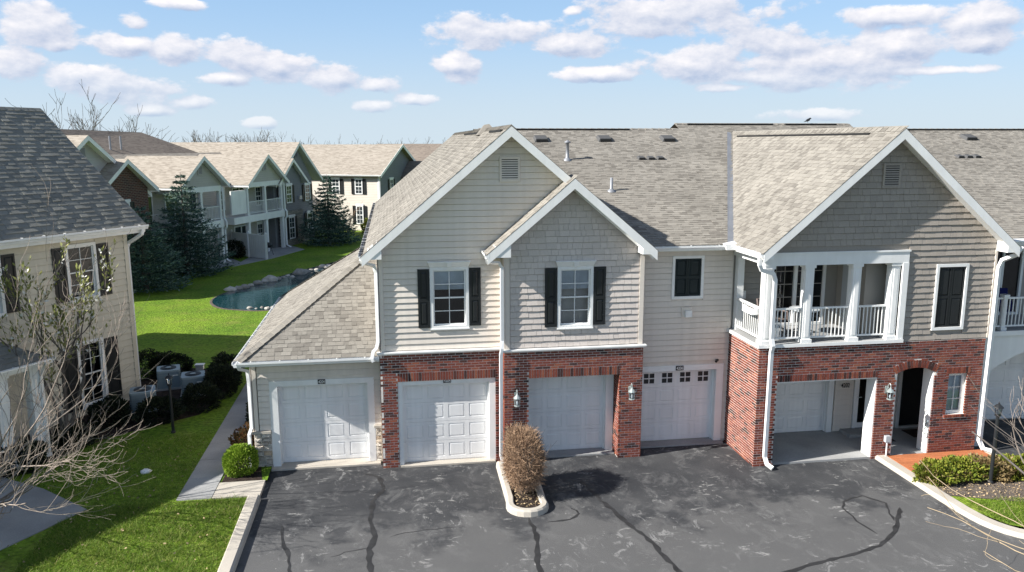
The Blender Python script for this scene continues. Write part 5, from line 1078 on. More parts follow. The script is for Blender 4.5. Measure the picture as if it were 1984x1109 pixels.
# --- sunlit cream building at the end of the lawn
A3 = math.radians(-25); G = thing('apartment_building', 'cream sided house with tan roof standing at the far end of the lawn', 'building', (-1.15, 76.0, 0), A3); local_frame(G)
MB().box(-13, 0, 0, .2, 0, 5.35).build('wall', W['far_cream'], G); MB().box(-.2, 0, .2, 9.4, 0, 5.35).build('gable_wall', W['far_grey'], G); MB().prism([(-.02, 0, 5.3), (-.02, 9.4, 5.3), (-.02, 4.7, 8.0)], (-.18, 0, 0)).build('gable_wall', W['far_grey'], G); MB().box(-13, -.2, 9.2, 9.4, 0, 5.35).build('wall', W['far_cream'], G)
for (ya_, yb_) in ((-.45, 4.7), (9.85, 4.7)):
    za_, zb_ = 5.42, 8.22; m = MB(); m.prism([(-13, ya_, za_), (-13, yb_, zb_), (-13, yb_, zb_ - .2), (-13, ya_, za_ - .2)], (13.4, 0, 0)); m.build('roof', W['roof_far'], G)
    m = MB(); m.prism([(.41, ya_, za_ + .02), (.41, yb_, zb_ + .02), (.41, yb_, zb_ - .26), (.41, ya_, za_ - .26)], (.03, 0, 0)); m.build('rake_board', W['white'], G)
gutter(G, (-13, -.45, 5.40), (.4, -.45, 5.40), (0, -1, 0)); MB().box(-.14, .0, -.05, -.003, 0, 5.3).build('corner_board', W['white'], G); downspout(G, [(.25, -.5, 5.3), (.1, -.1, 5.0), (.06, -.06, 4.8), (.06, -.06, .3)], .06)
for (a, b, c, d) in ((-5.0, -4.15, 3.55, 5.0), (-2.55, -1.75, 3.55, 5.0), (-2.5, -1.75, .7, 2.45), (-9.0, -8.1, 3.55, 5.0)): far_window(G, I, a, b, c, d)
Mq = face_x(0, 0, 1); far_window(G, Mq, 2.2, 3.0, 3.3, 4.9, .3)
m = MB(); m.box(.0, 1.2, 5.2, 8.6, 0, 4.9); m.build('bay_wall', W['far_grey'], G); m = MB(); m.prism([(0, 4.8, 4.95), (0, 6.9, 6.55), (0, 9.0, 4.95)], (1.6, 0, 0)); m.build('bay_roof', W['roof_dark'], G); m = MB(); m.prism([(1.6, 4.8, 4.95), (1.6, 6.9, 6.6), (1.6, 9.0, 4.95), (1.6, 8.7, 4.9), (1.6, 6.9, 6.3), (1.6, 5.1, 4.9)], (.05, 0, 0)); m.build('rake_board', W['white'], G)
far_window(G, face_x(1.2, 0, 1), 6.4, 7.2, 3.3, 4.6, .3)
m = MB(); m.box(-9.4, -6.2, -2.2, -.02, 0, 2.5); m.prism([(-9.8, -2.5, 2.5), (-6.0, -2.5, 2.5), (-7.9, -2.5, 4.1)], (0, 2.4, 0)); m.build('porch', W['far_cream'], G); no_frame()

# --- roofs further back
def back_house(label, x, y, rz, L_, D_, ze, zr, wall, group='roofs beyond the cream house'):
    o = thing('apartment_building', label, 'building', (x, y, 0), rz, group); local_frame(o)
    MB().box(-L_ / 2, L_ / 2, -D_ / 2, D_ / 2, 0, ze).build('wall', W[wall], o)
    for s_ in (-1, 1): m = MB(); m.prism([(-L_ / 2 - .4, s_ * (D_ / 2 + .4), ze), (-L_ / 2 - .4, 0, zr), (-L_ / 2 - .4, 0, zr - .25), (-L_ / 2 - .4, s_ * (D_ / 2 + .4), ze - .2)], (L_ + .8, 0, 0)); m.build('roof', W['roof_dark'] if s_ < 0 else W['roof_far'], o)
    for s_ in (-1, 1):
        x_ = s_ * L_ / 2; MB().prism([(x_, -D_ / 2, ze - .1), (x_, D_ / 2, ze - .1), (x_, 0, zr - .3)], (-s_ * .2, 0, 0)).build('gable_wall', W[wall], o)
    for k in range(int(L_ / 3.2)): far_window(o, at(0, -D_ / 2, 0), -L_ / 2 + 1 + k * 3.2, -L_ / 2 + 1.9 + k * 3.2, 3.3, 4.8, .3)
    no_frame(); return o
back_house('tan roofed building just right of the cream house gable', 11.0, 97.0, math.radians(-20), 17, 9, 5.2, 7.6, 'far_cream')
back_house('brown roofed building farthest away above the cream house gable', 10.0, 122.0, math.radians(-14), 24, 10, 5.4, 8.2, 'far_tan')
# ------------------------------------------------------------------ ground
def sheet(name, pts, z, matk, parent=None, kind='structure'):
    m = MB(); m.poly([(x, y, z) for x, y in pts]); o = m.build(name, W[matk], parent)
    if kind: o['kind'] = kind
    return o
sheet('ground', [(-1500, -300), (1500, -300), (1500, 3000), (-1500, 3000)], -.06, 'grass')
sheet('driveway', [(-3.30, -60), (90, -60), (90, 13.0), (13.4, 13.6), (12.95, 14.3), (12.75, 15.2), (12.75, 18.45), (9.5, 18.6), (9.5, 20.5), (-3.42, 20.5)], 0.0, 'asphalt')
sheet('side_driveway', [(15.75, 17.75), (40, 17.75), (40, 21), (15.75, 21)], .0, 'asphalt')
LZ = .085
sheet('lawn', [(-400, -60), (-3.62, -60), (-3.62, 18.35), (-4.43, 18.35), (-4.43, 19.29), (-3.3, 19.29), (-3.3, 37.5), (-3.3, 600), (-400, 600)], LZ, 'grass')
sheet('lawn', [(-3.3, 37.3), (300, 37.3), (300, 600), (-3.3, 600)], LZ, 'grass')
sheet('planting_bed', [(-4.40, 19.30), (-3.42, 19.30), (-3.60, 20.3), (-3.7, 30), (-4.40, 30)], LZ + .006, 'mulch')
sheet('planting_bed', [(-9.3, 23.5), (-8.2, 23.0), (-6.1, 24.6), (-5.6, 27.2), (-6.2, 29.6), (-8.6, 30.4), (-9.5, 27.0)], LZ + .005, 'mulch')
sheet('planting_bed', [(-12.5, 17.6), (-9.9, 20.3), (-8.2, 22.9), (-8.9, 23.9), (-8.9, 26.5), (-13, 20)], LZ + .004, 'mulch')
# sidewalk in slabs
sw = struct(MB().box(-5.24, -4.46, 18.4, 33.0, .0, LZ + .004).build('sidewalk', W['concrete_grey']))
y = 18.42
for k in range(12):
    MB().box(-5.25, -4.45, y, y + 1.19, .02, LZ + .02).build('paving_slab', W['concrete_grey'], sw); y += 1.2
MB().box(-4.44, -3.34, 18.40, 19.28, -.03, LZ + .012).build('paving_slab', W['concrete'], sw)
struct(MB().prism([(-8.62, 19.57, .0), (-7.15, 18.23, .0), (-8.26, 16.53, .0), (-10.5, 14.2, 0), (-14, 17.5, 0), (-10.6, 20.9, 0)][::-1], (0, 0, LZ + .02)).build('walkway', W['concrete_grey']))
# kerbs
def kerb(name, pts, w, h, matk, closed=False, label=None):
    pts = [np.array(p, float) for p in pts]; m = MB(); n = len(pts); prof = [(-w / 2, -.04), (-w / 2, h - .02), (-w / 2 + .025, h), (w / 2 - .04, h), (w / 2, h - .035), (w / 2 + .02, -.04)]; rings = []
    for k in range(n):
        t = pts[min(k + 1, n - 1)] - pts[max(k - 1, 0)]; t /= np.linalg.norm(t); o = np.array([t[1], -t[0]])
        rings.append(m._add([(pts[k][0] + o[0] * a, pts[k][1] + o[1] * a, b) for a, b in prof]))
    q = len(prof)
    for A, Bq in zip(rings[:-1], rings[1:]):
        for i in range(q): m.f.append((A + i, A + (i + 1) % q, Bq + (i + 1) % q, Bq + i))
    m.f.append(tuple(rings[0] + i for i in range(q))[::-1]); m.f.append(tuple(rings[-1] + i for i in range(q)))
    return struct(m.build(name, W[matk]))
kerb('kerb', [(-3.46, 18.32), (-3.46, 15.0), (-3.40, 12.0), (-3.0, 8.0)][::-1], .28, .15, 'concrete')
cr = [(12.80, 18.45), (12.80, 16.0), (12.82, 15.2)] + [(13.9 - 1.05 * math.cos(a) , 15.0 - 1.25 * math.sin(a)) for a in np.linspace(.1, 1.45, 8)] + [(16, 13.62), (24, 13.4)]
kerb('kerb', cr, .30, .10, 'concrete')
isl = [(2.60, 19.42), (2.56, 17.3), (2.52, 17.0)] + [(2.92 - .40 * math.cos(a), 16.95 - .38 * math.sin(a)) for a in np.linspace(.2, math.pi - .2, 9)] + [(3.30, 17.1), (3.34, 18.0), (3.36, 19.42)]
kerb('island_kerb', isl, .17, .15, 'concrete'); sheet('island_bed', [(2.60, 19.4)] + [p for p in isl[1:-1]] + [(3.36, 19.4)], .09, 'mulch')
# right hand corner: deck, mulch, grass
dk = struct(MB().box(13.0, 15.75, 17.28, 18.34, -.02, .05).build('patio', W['mulch']))
for k in range(9): MB().box(12.98, 15.74 - .0, 17.27 + k * .119, 17.27 + k * .119 + .113, .05, .085).build('deck_board', W['deck'], dk)
MB().box(15.76, 15.92, 17.3, 18.25, -.02, .10).build('edging', W['concrete'], dk)
sheet('planting_bed', [(12.97, 17.26), (15.9, 17.26), (40, 17.2), (40, 15.2), (14.6, 15.3), (13.05, 15.9), (12.97, 16.0)], .055, 'mulch_grey')
sheet('lawn', [(12.97, 15.99), (13.05, 15.89), (14.6, 15.29), (40, 15.19), (40, 13.55), (16, 13.76), (14.0, 13.95), (13.3, 14.4), (12.97, 15.2)], .05, 'grass')
struct(MB().box(15.95, 24, 17.32, 17.72, .0, .07).build('walkway', W['concrete']))
# sealed cracks in the asphalt
def crack(px, w, label=None):
    """ground polyline, ragged width"""
    pts = []; 
    for a, b in zip(px[:-1], px[1:]):
        a, b = np.array(a, float), np.array(b, float); n = max(2, int(np.linalg.norm(b - a) / .16))
        for k in range(n): pts.append(a + (b - a) * k / n + npr.normal(0, .015, 2))
    pts.append(np.array(px[-1], float)); m = MB(); L_, R_2 = [], []
    for k, p in enumerate(pts):
        t = pts[min(k + 1, len(pts) - 1)] - pts[max(k - 1, 0)]; t /= np.linalg.norm(t); o = np.array([-t[1], t[0]]); ww = w * .72 * (.5 + .9 * rnd.random()) * (.25 if k in (0, len(pts) - 1) else 1)
        L_.append(p + o * ww / 2); R_2.append(p - o * ww / 2)
    for k in range(len(pts) - 1): m.poly([(L_[k][0], L_[k][1], .004), (R_2[k][0], R_2[k][1], .004), (R_2[k + 1][0], R_2[k + 1][1], .004), (L_[k + 1][0], L_[k + 1][1], .004)])
    return m.build('crack_seal', W['tar'], bpy.data.objects['driveway'])
def g2(x, y):
    d = ((x - 992) * _r - (y - 554.5) * _u) / F_PX + _w; t = -CAM[2] / d[2]; return (CAM[0] + t * d[0], CAM[1] + t * d[1])
crack([g2(705, 918), g2(735, 925), g2(745, 948), g2(722, 972), g2(717, 1010), g2(727, 1040), g2(715, 1065), g2(718, 1109), g2(718, 1180)], .16)
crack([g2(1022, 1004), g2(1034, 1022), g2(1042, 1060), g2(1040, 1085), g2(1052, 1120)], .13)
crack([g2(1125, 930), g2(1165, 970), g2(1215, 1012), g2(1265, 1055), g2(1320, 1112), g2(1370, 1170)], .15)
crack([g2(548, 1020), g2(545, 1045), g2(560, 1080), g2(562, 1112), g2(560, 1200)], .12)
crack([g2(1745, 985), g2(1735, 1030), g2(1705, 1058), g2(1640, 1078), g2(1560, 1098), g2(1500, 1118), g2(1400, 1150)], .13)
crack([g2(1735, 1010), g2(1715, 975), g2(1672, 962), g2(1640, 968), g2(1632, 985), g2(1660, 1010), g2(1700, 1035)], .07)
crack([g2(1110, 985), g2(1122, 995), g2(1105, 1008), g2(1060, 1012)], .08)
crack([g2(1120, 880), g2(1140, 887), g2(1165, 882), g2(1150, 877), g2(1120, 880)], .05); crack([g2(1350, 868), g2(1368, 873), g2(1382, 868), g2(1368, 864)], .05)
for q in ([g2(755, 1041), g2(785, 1032), g2(830, 1027), g2(880, 1022)], [g2(715, 1062), g2(670, 1070), g2(640, 1080)], [g2(1480, 910), g2(1486, 925), g2(1498, 940)]): crack(q, .025)
# pond with its rim of rocks
pond = [(-9.2, 41.9), (-9.7, 44.0), (-9.0, 46.8), (-7.2, 50.6), (-5.2, 54.6), (-3, 58), (-1, 58), (0, 50), (-2, 43), (-5.9, 40.5), (-8.0, 40.8)]
def smooth_loop(p, n=8):
    out = []; N_ = len(p)
    for i in range(N_):
        a, b, c, d = [np.array(p[(i + k) % N_], float) for k in (-1, 0, 1, 2)]
        for t in np.linspace(0, 1, n, endpoint=False): out.append(.5 * (2 * b + (c - a) * t + (2 * a - 5 * b + 4 * c - d) * t * t + (3 * b - a - 3 * c + d) * t ** 3))
    return out
pl = smooth_loop(pond); ctr = np.mean(pl, 0)
sheet('pond_shore', [tuple(ctr + (q - ctr) * 1.025) for q in pl], LZ + .004, 'mulch_grey'); sheet('pond', [tuple(q) for q in pl], LZ + .012, 'water')
def rock(x, y, r, k):
    n = 7; m = MB(); ph = rnd.random() * 6; rings = []
    for (zz, f) in ((-.1, .9), (.25, 1.0), (.6, .75), (.8, .35)):
        rings.append(m._add([(x + r * f * math.cos(ph + 6.283 * q / n) * rnd.uniform(.8, 1.2) * 1.25, y + r * f * math.sin(ph + 6.283 * q / n) * rnd.uniform(.8, 1.2), LZ + r * zz * rnd.uniform(.8, 1.15)) for q in range(n)]))
    for A, Bq in zip(rings[:-1], rings[1:]):
        for q in range(n): m.f.append((A + q, A + (q + 1) % n, Bq + (q + 1) % n, Bq + q))
    m.f.append(tuple(rings[-1] + q for q in range(n))); o = m.build('rock', W['rock'], None, True); return o
shore = [g2(x, y_) for x, y_ in ((447, 566), (462, 563), (474, 561), (486, 557), (500, 553), (513, 549), (524, 547), (537, 545), (549, 541), (558, 538), (567, 540), (580, 534), (592, 531), (603, 528), (614, 526), (625, 521), (637, 522), (484, 601), (497, 602), (508, 600), (519, 602), (529, 600))]
words_ = ['first', 'second', 'third', 'fourth', 'fifth', 'sixth', 'seventh', 'eighth', 'ninth', 'tenth', 'eleventh', 'twelfth', 'thirteenth', 'fourteenth', 'fifteenth', 'sixteenth', 'seventeenth']
for k, (x, y_) in enumerate(shore):
    o = rock(x, y_, rnd.uniform(.12, .33) * (1.25 if k in (6, 11, 15) else 1) * (.55 if k > 16 else 1), k)
    tag(o, ('pale rock on the far pond edge, %s from the left' % words_[k]) if k < 17 else ('small pale rock on the near pond edge, %s from the left' % words_[k - 17]), 'rock', 'rocks around the pond')
# patios of the long building
struct(MB().prism([(*g2(450, 520), 0), (*g2(530, 503), 0), (*g2(590, 486), 0), (*g2(548, 474), 0), (*g2(500, 492), 0)], (0, 0, LZ + .02)).build('patio', W['concrete_grey'])); struct(MB().prism([(*g2(412, 526), 0), (*g2(470, 512), 0), (*g2(440, 500), 0), (*g2(390, 515), 0)], (0, 0, LZ + .015)).build('patio', W['concrete_grey']))
# ------------------------------------------------------------------ props
def ac_unit(label, x, y, rz, s=.72, h=.70):
    o = thing('air_conditioner', label, 'air conditioner', (x, y, LZ), rz, 'air conditioners by the left house'); local_frame(o); a = s / 2; c = .045
    oct_ = [(-a + c, -a), (a - c, -a), (a, -a + c), (a, a - c), (a - c, a), (-a + c, a), (-a, a - c), (-a, -a + c)]
    MB().prism([(p, q, .06) for p, q in oct_], (0, 0, h - .14)).build('cabinet', W['ac'], o)
    MB().box(-a - .06, a + .06, -a - .06, a + .06, 0, .06).build('pad', W['concrete_grey'], o)
    m = MB(); f = 1.02; m.prism([(p * f, q * f, h - .08) for p, q in oct_], (0, 0, .06)); m.build('top_panel', W['ac_top'], o)
    MB().lathe((0, 0, h - .025), [(.26, 0), (.26, .01), (.25, .018)], 20).build('fan_well', W['ac_dark'], o)
    for r in (.10, .15, .20, .245): MB().tube([(r * math.cos(t), r * math.sin(t), h + .005) for t in np.linspace(0, 2 * math.pi, 21)], .006, 4, False).build('guard_ring', W['ac_dark'], o)
    MB().lathe((0, 0, h - .01), [(.10, 0), (.09, .02), (.05, .028)], 12).build('motor_cap', W['ac_top'], o)
    for k in range(7):
        z = .14 + k * .072
        for (sx, sy) in ((0, -1), (1, 0), (0, 1), (-1, 0)):
            if sx == 0: MB().box(-a + c + .01, a - c - .01, min(sy * a, sy * (a + .012)), max(sy * a, sy * (a + .012)), z, z + .035).build('louvre', W['ac'], o)
            else: MB().box(min(sx * a, sx * (a + .012)), max(sx * a, sx * (a + .012)), -a + c + .01, a - c - .01, z, z + .035).build('louvre', W['ac'], o)
    MB().box(.12, .30, -a - .018, -a - .013, h - .22, h - .19).build('name_plate', W['white'], o)
    no_frame()
ac_unit('grey air conditioner nearest the left house corner', -7.95, 25.35, .25); ac_unit('grey air conditioner farthest back of the three', -7.80, 27.75, .25); ac_unit('grey air conditioner nearest the sidewalk', -6.78, 26.85, .2)
def lamp_post(name, label, x, y, z, h, glass=True):
    o = thing(name, label, 'lamp post', (x, y, z), 0); local_frame(o); k = W['black_metal']
    MB().tube([(0, 0, 0), (0, 0, h - .34)], [.045, .038], 10).build('post', k, o); MB().lathe((0, 0, 0), [(.07, 0), (.07, .04), (.05, .07)], 10).build('base', k, o)
    MB().lathe((0, 0, h - .36), [(.03, 0), (.075, .03), (.075, .05)], 8).build('lantern_base', k, o); MB().lathe((0, 0, h - .31), [(.055, 0), (.085, .19)], 6).build('glass', W['lamp_glass'], o)
    for q in range(6): t = q * math.pi / 3; MB().tube([(.058 * math.cos(t), .058 * math.sin(t), h - .31), (.09 * math.cos(t), .09 * math.sin(t), h - .11)], .007, 4).build('cage_bar', k, o)
    MB().lathe((0, 0, h - .12), [(.115, 0), (.11, .015), (.05, .07), (.015, .09), (.02, .12), (.004, .15)], 8).build('cap', k, o); MB().lathe((0, 0, h - .30), [(.018, 0), (.028, .06), (.018, .12)], 8).build('bulb', W['white'], o); no_frame()
lamp_post('lamp_post', 'black lamp post rising from the hedge beside the red patio', 14.48, 16.41, .055, 2.08)
lamp_post('lamp_post', 'dark lamp post on the shaded lawn before the air conditioners', -6.5, 23.1, LZ, 1.78)
o = thing('privacy_fence', 'white solid vinyl privacy fence panels beside the far patio', 'fence', (-11.6, 61.0, 0)); world_frame((-11.6, 61.0, 0)); fa, fb = np.array([-12.0, 61.4]), np.array([-9.1, 58.65])
for t in (0, .5, 1): q = fa + (fb - fa) * t; MB().box(q[0] - .075, q[0] + .075, q[1] - .075, q[1] + .075, 0, 1.95).build('post', W['white'], o); MB().lathe((q[0], q[1], 1.95), [(.11, 0), (.11, .03), (.01, .09)], 4).build('post_cap', W['white'], o)
u_ = (fb - fa) / np.linalg.norm(fb - fa); nn = np.array([-u_[1], u_[0]])
for s0, s1 in ((0, .5), (.5, 1)):
    a, b = fa + (fb - fa) * s0 + u_ * .08, fa + (fb - fa) * s1 - u_ * .08; L_ = np.linalg.norm(b - a)
    for (z0, z1, w_) in ((.12, .24, .045), (1.72, 1.84, .045)):
        p = [a - nn * w_, b - nn * w_, b + nn * w_, a + nn * w_]; MB().hexa([(v[0], v[1], z0) for v in p] + [(v[0], v[1], z1) for v in p]).build('rail', W['white'], o)
    nb = 9
    for k in range(nb):
        p0, p1 = a + u_ * (L_ * k / nb + .004), a + u_ * (L_ * (k + 1) / nb - .004); p = [p0 - nn * .022, p1 - nn * .022, p1 + nn * .022, p0 + nn * .022]; MB().hexa([(v[0], v[1], .24) for v in p] + [(v[0], v[1], 1.72) for v in p]).build('plank', W['white'], o)
no_frame()
o = thing('grill', 'small black grill standing on the far patio', 'grill', (*g2(522, 497), LZ + .02)); local_frame(o); MB().lathe((0, 0, .55), [(.1, 0), (.26, .12), (.28, .22), (.24, .32), (.08, .40)], 10).build('kettle', W['black_metal'], o)
for k in range(3): a = k * 2.09; MB().tube([(.16 * math.cos(a), .16 * math.sin(a), .6), (.3 * math.cos(a), .3 * math.sin(a), 0)], .02, 5).build('leg', W['black_metal'], o)
no_frame()
o = thing('utility_box', 'small white box on the shaded lawn behind the air conditioners', 'utility box', (-7.27, 29.85, LZ)); local_frame(o); MB().box(-.13, .13, -.10, .10, 0, .16).build('box', W['white'], o); MB().box(-.16, .16, -.13, .13, .16, .20).build('lid', W['white'], o); no_frame()
q = rock(-6.45, 20.24, .12, 0); q.name = 'paper_scrap'; q.data.materials.clear(); q.data.materials.append(W['white']); tag(q, 'crumpled white paper lying on the shaded lawn', 'litter')

# ------------------------------------------------------------------ foliage
def leaf_quads(c, size, aspect=.55, up=0.3, rs=npr, dirs=None):
    """one diamond-shaped leaf per centre"""
    n = len(c); d = rs.normal(size=(n, 3)) if dirs is None else dirs + rs.normal(0, .25, (n, 3)); d[:, 2] += up; d /= np.linalg.norm(d, axis=1)[:, None]
    b = np.cross(d, rs.normal(size=(n, 3))); b /= np.linalg.norm(b, axis=1)[:, None]; s = (size * (.6 + .8 * rs.rand(n)))[:, None] if np.isscalar(size) else (size * (.6 + .8 * rs.rand(n)))[:, None]
    v = np.stack([c, c + d * s * .5 + b * s * aspect * .5, c + d * s, c + d * s * .5 - b * s * aspect * .5], 1).reshape(-1, 3); return v, np.arange(4 * n).reshape(-1, 4)
def blob(n, r, flat=.0, shell=.65, lump=.18, rs=npr, lo=-.2):
    d = rs.normal(size=(n * 2, 3)); d /= np.linalg.norm(d, axis=1)[:, None]; d = d[d[:, 2] > lo][:n]; n = len(d)
    ph = rs.rand(4) * 6; k = 1 + lump * (np.sin(d[:, 0] * 5 + ph[0]) * np.sin(d[:, 1] * 6 + ph[1]) + np.sin(d[:, 2] * 7 + d[:, 0] * 3 + ph[2]) * .6)
    rad = (shell + (1 - shell) * rs.rand(n) ** .5) * k; return d * rad[:, None] * np.array(r), d
def shrub(name, label, cat, x, y, z, r, n, size, matk, group=None, lump=.18, stems=True, stem_mat='bark_dark', aspect=.55):
    o = thing(name, label, cat, (x, y, z), 0, group); local_frame(o); p, d = blob(n, r, lump=lump, lo=-.75); p[:, 2] += r[2] * .72; p[:, 2] = np.abs(p[:, 2])
    v, q = leaf_quads(p, size, aspect, .2, dirs=d * .8); np_mesh('foliage', v, q, W[matk], o)
    if stems:
        m = MB()
        for k in range(6): a = k * 1.05; m.tube([(0, 0, 0), (.4 * r[0] * math.cos(a), .4 * r[1] * math.sin(a), r[2] * .6), (.75 * r[0] * math.cos(a + .2), .75 * r[1] * math.sin(a + .2), r[2] * 1.1)], [.025, .016, .006], 5, False)
        m.build('stems', W[stem_mat], o)
    no_frame(); return o
shrub('globe_shrub', 'round yellow green shrub at the corner of the left garage', 'shrub', -4.02, 19.85, LZ, (.42, .42, .42), 9000, .05, 'globe', lump=.06)
shrub('shrub', 'reddish brown shrub behind the round green shrub', 'shrub', -4.0, 21.2, LZ, (.45, .5, .42), 2600, .08, 'red_bush')
shrub('shrub', 'dark shrub beside the sidewalk under the garage side wall', 'shrub', -4.02, 23.4, LZ, (.42, .7, .52), 2600, .08, 'box'); shrub('shrub', 'dark shrub farthest back along the garage side wall', 'shrub', -4.05, 25.3, LZ, (.42, .8, .7), 2600, .08, 'box')
for k, (x, y_, rx, ry_, rz_, lb) in enumerate([(-8.55, 24.1, .55, .6, .45, 'low dark boxwood at the left house corner by the wall'), (-7.2, 24.3, .6, .55, .4, 'low dark boxwood in front of the nearest air conditioner'), (-6.2, 25.3, .55, .7, .45, 'low dark boxwood beside the sidewalk before the air conditioners'), (-5.85, 26.7, .5, .8, .55, 'dark boxwood between air conditioner and sidewalk'), (-6.0, 28.2, .5, .65, .55, 'dark boxwood behind the air conditioners near the sidewalk'), (-8.0, 28.95, .7, .42, .5, 'wide dark boxwood behind the air conditioners'), (-8.9, 29.2, .8, .6, .5, 'dark boxwood behind the left house corner'),
    (-9.0, 22.5, .5, .5, .35, 'small dark boxwood at the porch post of the left house'), (-9.7, 21.0, .5, .55, .4, 'dark boxwood at the left house porch front')]):
    shrub('boxwood', lb, 'shrub', x, y_, LZ, (rx, ry_, rz_), 4600, .075, 'box', 'dark boxwoods around the air conditioners', stems=False)
for k, (x, y_, rx, mk, lb) in enumerate([(13.25, 16.75, .50, 'hedge', 'green yew at the left end of the hedge by the patio'), (13.95, 16.85, .55, 'hedge', 'second yew of the hedge from the kerb'), (14.75, 16.8, .55, 'hedge_brown', 'browned yew beside the black lamp post'), (15.5, 16.75, .55, 'hedge', 'green yew right of the black lamp post'), (16.25, 16.7, .6, 'hedge', 'yew at the right end of the hedge at the picture edge')]):
    o = shrub('yew_shrub', lb, 'shrub', x, y_, .055, (rx, .40, .26), 4200, .075, mk, 'yew hedge by the patio', lump=.25)
    local_frame(o); p, d = blob(1500, (rx * .92, .38, .22), lump=.2, lo=-.75); p[:, 2] = np.abs(p[:, 2] + .18); v, q = leaf_quads(p, .075, .5, .1); np_mesh('dry_foliage', v, q, W['hedge_brown' if mk == 'hedge' else 'hedge'], o); no_frame()
shrub('round_shrub', 'dark round shrub behind the white privacy fence', 'shrub', *g2(452, 502), LZ, (.85, .85, .7), 2200, .12, 'box'); shrub('round_shrub', 'green round shrub at the foot of the cream house', 'shrub', -2.0, 74.6, LZ, (.9, .8, .75), 1800, .15, 'hedge')

def grow(mb, p, d, ln, r, depth, rs, spread=.55, wig=.18, up=.10, segs=5, kids=(2, 4), shrink=.72, tips=None, minr=.004, bias=None):
    """wandering branch with side shoots"""
    pts = [np.array(p, float)]; d = np.array(d, float); d /= np.linalg.norm(d); dirs = [d]
    for k in range(segs):
        d = d + rs.normal(0, wig, 3) + np.array([0, 0, up]) + (0 if bias is None else bias); d /= np.linalg.norm(d); pts.append(pts[-1] + d * ln / segs); dirs.append(d)
    rr_ = [max(minr * .7, r * (1 - .6 * k / segs)) for k in range(segs + 1)]; mb.tube(pts, rr_, 6 if r > .03 else (4 if r > .01 else 3), False)
    if depth <= 0:
        if tips is not None: tips.extend(zip(pts[1:], dirs[1:]))
        return
    for k in range(rs.randint(kids[0], kids[1] + 1)):
        i = rs.randint(max(1, segs // 3), segs + 1); a = rs.normal(0, 1, 3); a -= a @ dirs[i] * dirs[i]; a /= np.linalg.norm(a) + 1e-6
        nd = dirs[i] + a * spread * (.7 + .6 * rs.rand()); grow(mb, pts[i], nd, ln * shrink * (.7 + .5 * rs.rand()), max(minr, rr_[i] * .62), depth - 1, rs, spread, wig, up, segs, kids, shrink, tips, minr, bias)
    if tips is not None and depth == 1: tips.extend(zip(pts[2:], dirs[2:]))

# bare tree leaning over the walk at lower left
rs = np.random.RandomState(21)
o = thing('bare_tree', 'bare grey branching tree over the lawn at the lower left', 'tree', (-9.05, 17.95, LZ)); local_frame(o)
tr = MB(); tr.tube([(0, 0, 0), (.05, -.03, .5), (.12, .02, 1.0), (.22, .0, 1.5)], [.10, .085, .075, .065], 8); tr.build('trunk', W['bark'], o)
br = MB()
for k in range(13):
    z = .3 + 1.2 * (k / 13) ** .9; a = rs.uniform(-1.25, .95) if k % 5 else rs.uniform(1.0, 4.5); e_ = .22 + .75 * (k / 13) + rs.uniform(-.08, .12)
    grow(br, (.03 + z * .12, 0, z), (math.cos(a), math.sin(a), e_), rs.uniform(2.2, 3.3) * (1 if k % 5 else .65), rs.uniform(.018, .029), 3, rs, .46, .14, .055, 8, (2, 4), .60, None, .0046)
for k in range(5):
    a = -.15 - .22 * k + rs.normal(0, .08); grow(br, (.05, 0, .35 + .06 * k), (math.cos(a), math.sin(a), .10 + .03 * k), rs.uniform(2.4, 3.2), .022, 3, rs, .46, .14, .05, 8, (2, 4), .60, None, .0046)
br.build('branches', W['bark'], o, kind='stuff'); no_frame()
# leafy small tree before the left house wall
rs = np.random.RandomState(5); tips = []
o = thing('magnolia_tree', 'small tree with sparse olive leaves and white buds before the left house wall', 'tree', (-9.15, 22.35, LZ)); local_frame(o)
tr = MB(); br = MB()
for (a, b) in (((0, 0, 0), (.10, .1, 2.2)), ((.05, .05, 0), (-.45, .1, 2.0)), ((-.05, .03, 0), (.55, .3, 1.9))): tr.tube([a, tuple(np.array(a) * .5 + np.array(b) * .5 + np.array([.05, 0, .1])), b], [.07, .055, .045], 7); [grow(br, b, (rs.normal(0, .35), rs.normal(0, .35), 1.1), 1.8, .035, 3, rs, .5, .12, .10, 6, (2, 3), .66, tips, .006) for _ in range(2)]
for k in range(9): z = .9 + k * .22; a = k * 2.4; grow(br, (.04, .05, z), (math.cos(a), math.sin(a), .75), 1.35, .022, 2, rs, .5, .12, .10, 6, (2, 3), .66, tips, .006)
tr.build('trunk', W['bark_dark'], o); br.build('branches', W['bark_dark'], o, kind='stuff')
tp = np.array([t[0] for t in tips]); td = np.array([t[1] for t in tips]); idx = npr.choice(len(tp), min(len(tp), 2200), False); reps = np.repeat(idx, 1); v, q = leaf_quads(tp[reps] + npr.normal(0, .03, (len(reps), 3)), .13, .42, .1, dirs=td[reps] * .6); np_mesh('crown', v, q, W['magnolia'], o)
idx = npr.choice(len(tp), 130, False); v, q = leaf_quads(np.repeat(tp[idx], 2, 0), .11, .55, 1.2); np_mesh('buds', v, q, W['petal'], o, kind='stuff'); no_frame()
